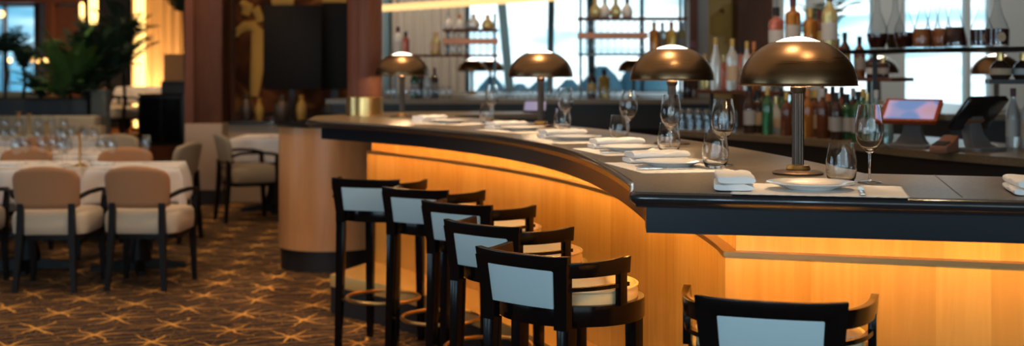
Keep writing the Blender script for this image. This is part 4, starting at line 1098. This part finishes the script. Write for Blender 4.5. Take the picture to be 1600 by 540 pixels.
# pendants and small lights
def pendant(px, py0, py1, d_, r, label):
    z0, z1 = zz(py1, d_), zz(py0, d_)
    t = thing('pendant_lamp', label, 'lamp', (at(px, d_), d_, z0), group='amber pendant lamps')
    obj('lamp_shade', MB().lathe([(0, 0), (r * .8, 0), (r, (z1 - z0) * .3), (r, (z1 - z0) * .9), (r * .6, z1 - z0), (0, z1 - z0)], 20), 'sconce', t)
    obj('cord', MB().lathe([(0, z1 - z0), (.008, z1 - z0), (.008, CH - z0 - .001), (0, CH - z0 - .001)], 8), 'black', t)
pendant(146, -12, 37, 19.5, .065, 'large amber pendant lamp above the dark plants')
pendant(128, 4, 34, 19.8, .035, 'slim amber pendant lamp left of the large one')
def dot(px, py, d_, r, label):
    t = thing('small_light', label, 'lamp', (at(px, d_), d_, .4), group='small glowing table lights by the garden window')
    z = zz(py, d_) - .4
    obj('globe', MB().lathe([(r * sin(pi * i / 10), z - r * cos(pi * i / 10)) for i in range(11)], 16), 'sconce', t)
    obj('stem', MB().lathe([(0, .01), (.01, .01), (.01, z - r), (0, z - r)], 8), 'brassdark', t)
    obj('base', MB().lathe([(0, 0), (.035, 0), (.035, .012), (0, .012)], 16), 'brassdark', t)
for px, py, lb in ((50, 94, 'left small amber light below the garden window'), (60, 94, 'middle small amber light below the garden window'), (72, 94, 'right small amber light by the garden window'), (15, 94, 'small amber light far left under the garden window')):
    dot(px, py, 18.6, .036, lb)
for px, py, lb in ((132, 91, 'small light deep among the plant leaves, upper'), (150, 96, 'small light deep among the plant leaves, lower right')):
    dot(px, py, 19.0, .03, lb)
dot(2, 22, 19.0, .05, 'bright amber light high at the left picture edge')

def frond(mb, base, az, el, L, w, droop, nl):
    pts = []; p = Vector(base); a = el
    for i in range(13):
        s = i / 12
        pts.append(p.copy()); a2 = el - droop * s * s
        p = p + Vector((cos(az) * cos(a2), sin(az) * cos(a2), sin(a2))) * (L / 12)
    mb.tube(pts, .006, 5, rads=[.007 * (1 - .8 * i / 12) + .001 for i in range(13)])
    for k in range(nl):
        s = .12 + .86 * k / nl; i = min(11, int(s * 12)); f = s * 12 - i
        q = pts[i].lerp(pts[i + 1], f); tdir = (pts[i + 1] - pts[i]).normalized()
        sd = tdir.cross(Vector((0, 0, 1)))
        sd = sd.normalized() if sd.length > .01 else Vector((1, 0, 0))
        ll = w * sin(pi * (.12 + .82 * s)) ** .7
        for sg in (-1, 1):
            dr = (sd * sg * .85 + tdir * .55 + Vector((0, 0, -.18 + random.uniform(-.12, .12)))).normalized()
            up = tdir.cross(dr).normalized() * .003; bw = tdir * (w * .11)
            m_ = q + dr * ll * .5; e_ = q + dr * ll + Vector((0, 0, -.04 * ll))
            mb.add([q - bw * .4, q + bw * .4, m_ + bw, e_, m_ - bw, m_ + up], [(0, 1, 5), (1, 2, 5), (2, 3, 5), (3, 4, 5), (4, 0, 5)])
def plant(name, x, y, z, n, L, w, label, m='leaf', el=(50, 85), stem=0, nl=20, droop=1.2):
    t = thing(name, label, 'plant', (x, y, z), group='plants in the planter')
    mb = MB()
    for k in range(n):
        az = 2 * pi * k / n + random.uniform(-.3, .3)
        frond(mb, (0, 0, stem + random.uniform(0, .1)), az, R(random.uniform(*el)), L * random.uniform(.7, 1.1), w, random.uniform(.5, 1) * droop, nl)
    obj('foliage', mb, m, t)
    obj('stem', MB().tube([(0, 0, 0), (.02, .01, stem * .5 + .02), (0, 0, stem + .08)], .02, 8), 'soil', t)
PZ = 1.06
plant('palm', at(108, 15.1), 15.1, PZ, 18, .85, .16, 'tall green feathery palm in the planter middle', el=(55, 88))
plant('palm', at(168, 15.6), 15.6, PZ, 20, .95, .18, 'large dark palm at the right end of the planter', 'leafdark', (50, 88), .15)
plant('palm', at(192, 16.4), 16.4, .4, 14, .6, .14, 'dark palm beside the glowing light tube', 'leafdark', (35, 88), 1.25)
plant('palm', at(134, 15.3), 15.3, PZ, 16, .70, .15, 'dark bushy palm left of the large palm', 'leafdark', (35, 85), .1)
plant('fern', at(62, 15.0), 15.0, PZ, 20, .40, .09, 'low dark fern in the planter left of the palms', 'leafdark', (15, 70), 0)
plant('fern', at(98, 14.95), 14.95, PZ, 20, .42, .10, 'low green fern under the feathery palm', 'leaf', (15, 70), 0)
plant('fern', at(138, 14.95), 14.95, PZ, 20, .40, .10, 'low dark fern by the grey post', 'leafdark', (15, 70), 0)
plant('dracaena', at(36, 15.2), 15.2, PZ, 14, .42, .13, 'slim dark plant standing against the garden window', 'leafdark', (30, 85), .30, 8)
plant('dracaena', at(8, 15.1), 15.1, PZ, 16, .38, .17, 'broad dark plant at the left edge against the window', 'leafdark', (10, 85), .50, 6)
plant('palm', at(288, 15.2), 15.2, 0, 7, .6, .16, 'dark plant arching over at the wood column top', 'leafdark', (20, 70), 2.0)

t = thing('potted_plant', 'green leafy plant rising behind the tall bottles by the pale window', 'plant', (at(1283, 12.6), 12.6, 0))
obj('pot', MB().lathe([(0, 0), (.14, 0), (.17, .35), (.155, .35), (.14, .30), (0, .30)], 24), 'plantergrey', t)
mb = MB()
for k in range(9): frond(mb, (0, 0, 1.55 + .03 * k), 2 * pi * k / 9 + .4, R(random.uniform(35, 80)), .50, .17, 1.1, 10)
obj('foliage', mb, 'leaf', t); obj('stem', MB().tube([(0, 0, .29), (.02, .01, 1.0), (0, 0, 1.85)], .02, 8), 'soil', t)

# ------------------------------------------------------------------ light
def area(name, loc, rot, sx_, sy_, e, col):
    l = bpy.data.lights.new(name, 'AREA'); l.shape = 'RECTANGLE'; l.size = sx_; l.size_y = sy_; l.energy = e; l.color = col
    o = bpy.data.objects.new(name, l); C.objects.link(o); o.location = loc; o.rotation_euler = rot; return o
def spot(name, loc, tgt, e, col, ang=70, r=.05, blend=.6):
    l = bpy.data.lights.new(name, 'SPOT'); l.energy = e; l.color = col; l.spot_size = R(ang); l.spot_blend = blend; l.shadow_soft_size = r
    o = bpy.data.objects.new(name, l); C.objects.link(o); o.location = loc
    o.rotation_euler = (Vector(tgt) - Vector(loc)).to_track_quat('-Z', 'Y').to_euler(); return o
WARM = (1, .66, .37); COOL = (.60, .82, 1)
for k, (x, wd_) in enumerate(((-4.55, .3), (-3.25, .3), (-1.95, .3), (3.25, .3), (4.55, .3))):
    area('window_light', (x, -2.93, 1.75), (R(90), 0, 0), wd_, 2.4, 24 if x < 0 else 18, COOL)  # lamps added inside the front glass to strengthen its daylight
for x, y, e in ((.75, 4.5, 85), (.55, 5.9, 130), (.0, 7.4, 165), (-.75, 8.6, 140), (1.3, 3.7, 48)):
    spot('fill_downlight', (x, y, CH - .06), (x, y, 0), e, WARM, 50)  # unseen ceiling spots added to warm the bar top
for k, y in enumerate((1.5, 3.8, 6.1)):                      # lamps added inside the left windows to strengthen their daylight
    area('side_window_light', (WX0 + .03, y, 1.72), (R(90), 0, R(-90)), .6, 2.4, 27, COOL)
for x, y in ((-2.9, 8.9), (-1.7, 7.0), (-2.6, 6.0), (-3.6, 10.6), (-4.2, 13)):
    spot('fill_downlight', (x, y, CH - .06), (x, y, 0), 80 if y < 8 else 58, WARM, 75)  # unseen spots added to warm the dining side
for x, y in ((2.0, 7.0), (1.6, 8.2), (.6, 10.4), (-.6, 10.4)):
    spot('fill_downlight', (x - .3, y - .5, CH - .06), (x, y + .3, 1), 45, WARM, 75)  # unseen spots added above the back bars
spot('drum_fill', (-2.0, 8.0, CH - .1), (-1.4, 9.1, .6), 60, (1, .66, .38), 40)  # spot added to brighten the drum, no fixture there
spot('column_fill', (-3.0, 12.0, CH - .1), (-3.1, 13.3, 1.6), 90, (1, .62, .34), 60)  # spot added to warm the wood column
spot('booth_fill', (-2.4, 11.6, CH - .1), (-2.3, 12.8, .5), 10, (1, .66, .38), 50)  # spot added over the booth table, no fixture there
spot('raised_fill', (-5.2, 16.8, CH - .1), (-5.3, 17.6, .8), 150, (1, .68, .38), 60)  # spot added to bring out the chairs on the raised floor
spot('right_wall_fill', (3.9, 10.8, CH - .1), (4.6, 13.4, 1.8), 90, (1, .92, .82), 90)  # spot added to lift the right background
spot('mural_fill', (-2.6, 13.9, CH - .1), (-2.6, 14.95, 1.5), 35, (1, .6, .28), 80)  # unseen warm spot aimed at the painting wall
area('curtain_uplight', (at(250, 20.8), 20.8, .5), (R(180), 0, 0), 1.0, .2, 45, (1, .66, .32))
spot('plant_fill', (-5.6, 14.0, CH - .1), (-4.9, 15.2, 1.4), 110, (1, .85, .6), 60)  # spot added to lighten the plants
spot('curtain_fill', (-1.4, 19.2, CH - .1), (-1.6, 21.6, 1.6), 160, (1, .86, .7), 80)  # spot added to lighten the grey curtain
area('ceiling_fill', (-1.0, 7.5, CH - .05), (0, 0, 0), 8, 8, 60, (1, .74, .5))  # broad fill lamp added; the ceiling itself does not glow
for k, (x, y, lb) in enumerate(LP):
    l = bpy.data.lights.new('lamp_glow', 'POINT'); l.energy = 7; l.color = (1, .66, .34); l.shadow_soft_size = .03
    o = bpy.data.objects.new('lamp_glow', l); C.objects.link(o); o.location = (x, y, CT + .305)

w = bpy.data.worlds.new('sky'); S.world = w; w.use_nodes = True
g = N(w); bgd = g.n['Background']; tc = g.new('ShaderNodeTexCoord').outputs['Generated']
sxw = g.new('ShaderNodeSeparateXYZ'); g.l.new(tc, sxw.inputs[0])
left = g.math('MULTIPLY', g.math('SUBTRACT', -.26, sxw.outputs[0]), 9.0, True)
cl = g.noise(g.mapping(tc, (3.0, 3.0, 34)), 2.0, 3, .3)
g.l.new(g.mix(left, g.ramp(cl, [(.32, (.24, .58, .70)), (.54, (.84, .98, 1.0))]), g.ramp(cl, [(.38, (.04, .20, .32)), (.66, (.26, .50, .60))])), bgd.inputs['Color']); bgd.inputs['Strength'].default_value = 1.6

cam = bpy.data.cameras.new('camera'); co = bpy.data.objects.new('camera', cam); C.objects.link(co)
co.location = (0, 0, EYE); co.rotation_euler = (R(90), 0, 0)
cam.sensor_width = 36; cam.lens = FP / 1600 * 36; cam.shift_y = -(270 - HZ) / 1600
cam.clip_start = .1; cam.clip_end = 200
cam.dof.use_dof = True; cam.dof.focus_distance = 3.85; cam.dof.aperture_fstop = 2.5
S.camera = co
S.view_settings.view_transform = 'Standard'; S.view_settings.look = 'None'; S.view_settings.gamma = 1; S.view_settings.use_curve_mapping = False
S.view_settings.exposure = 0.55
S.cycles.use_denoising = True; S.cycles.max_bounces = 16; S.cycles.transparent_max_bounces = 24; S.cycles.transmission_bounces = 16
S.cycles.caustics_reflective = False; S.cycles.caustics_refractive = False; S.cycles.sample_clamp_indirect = 4
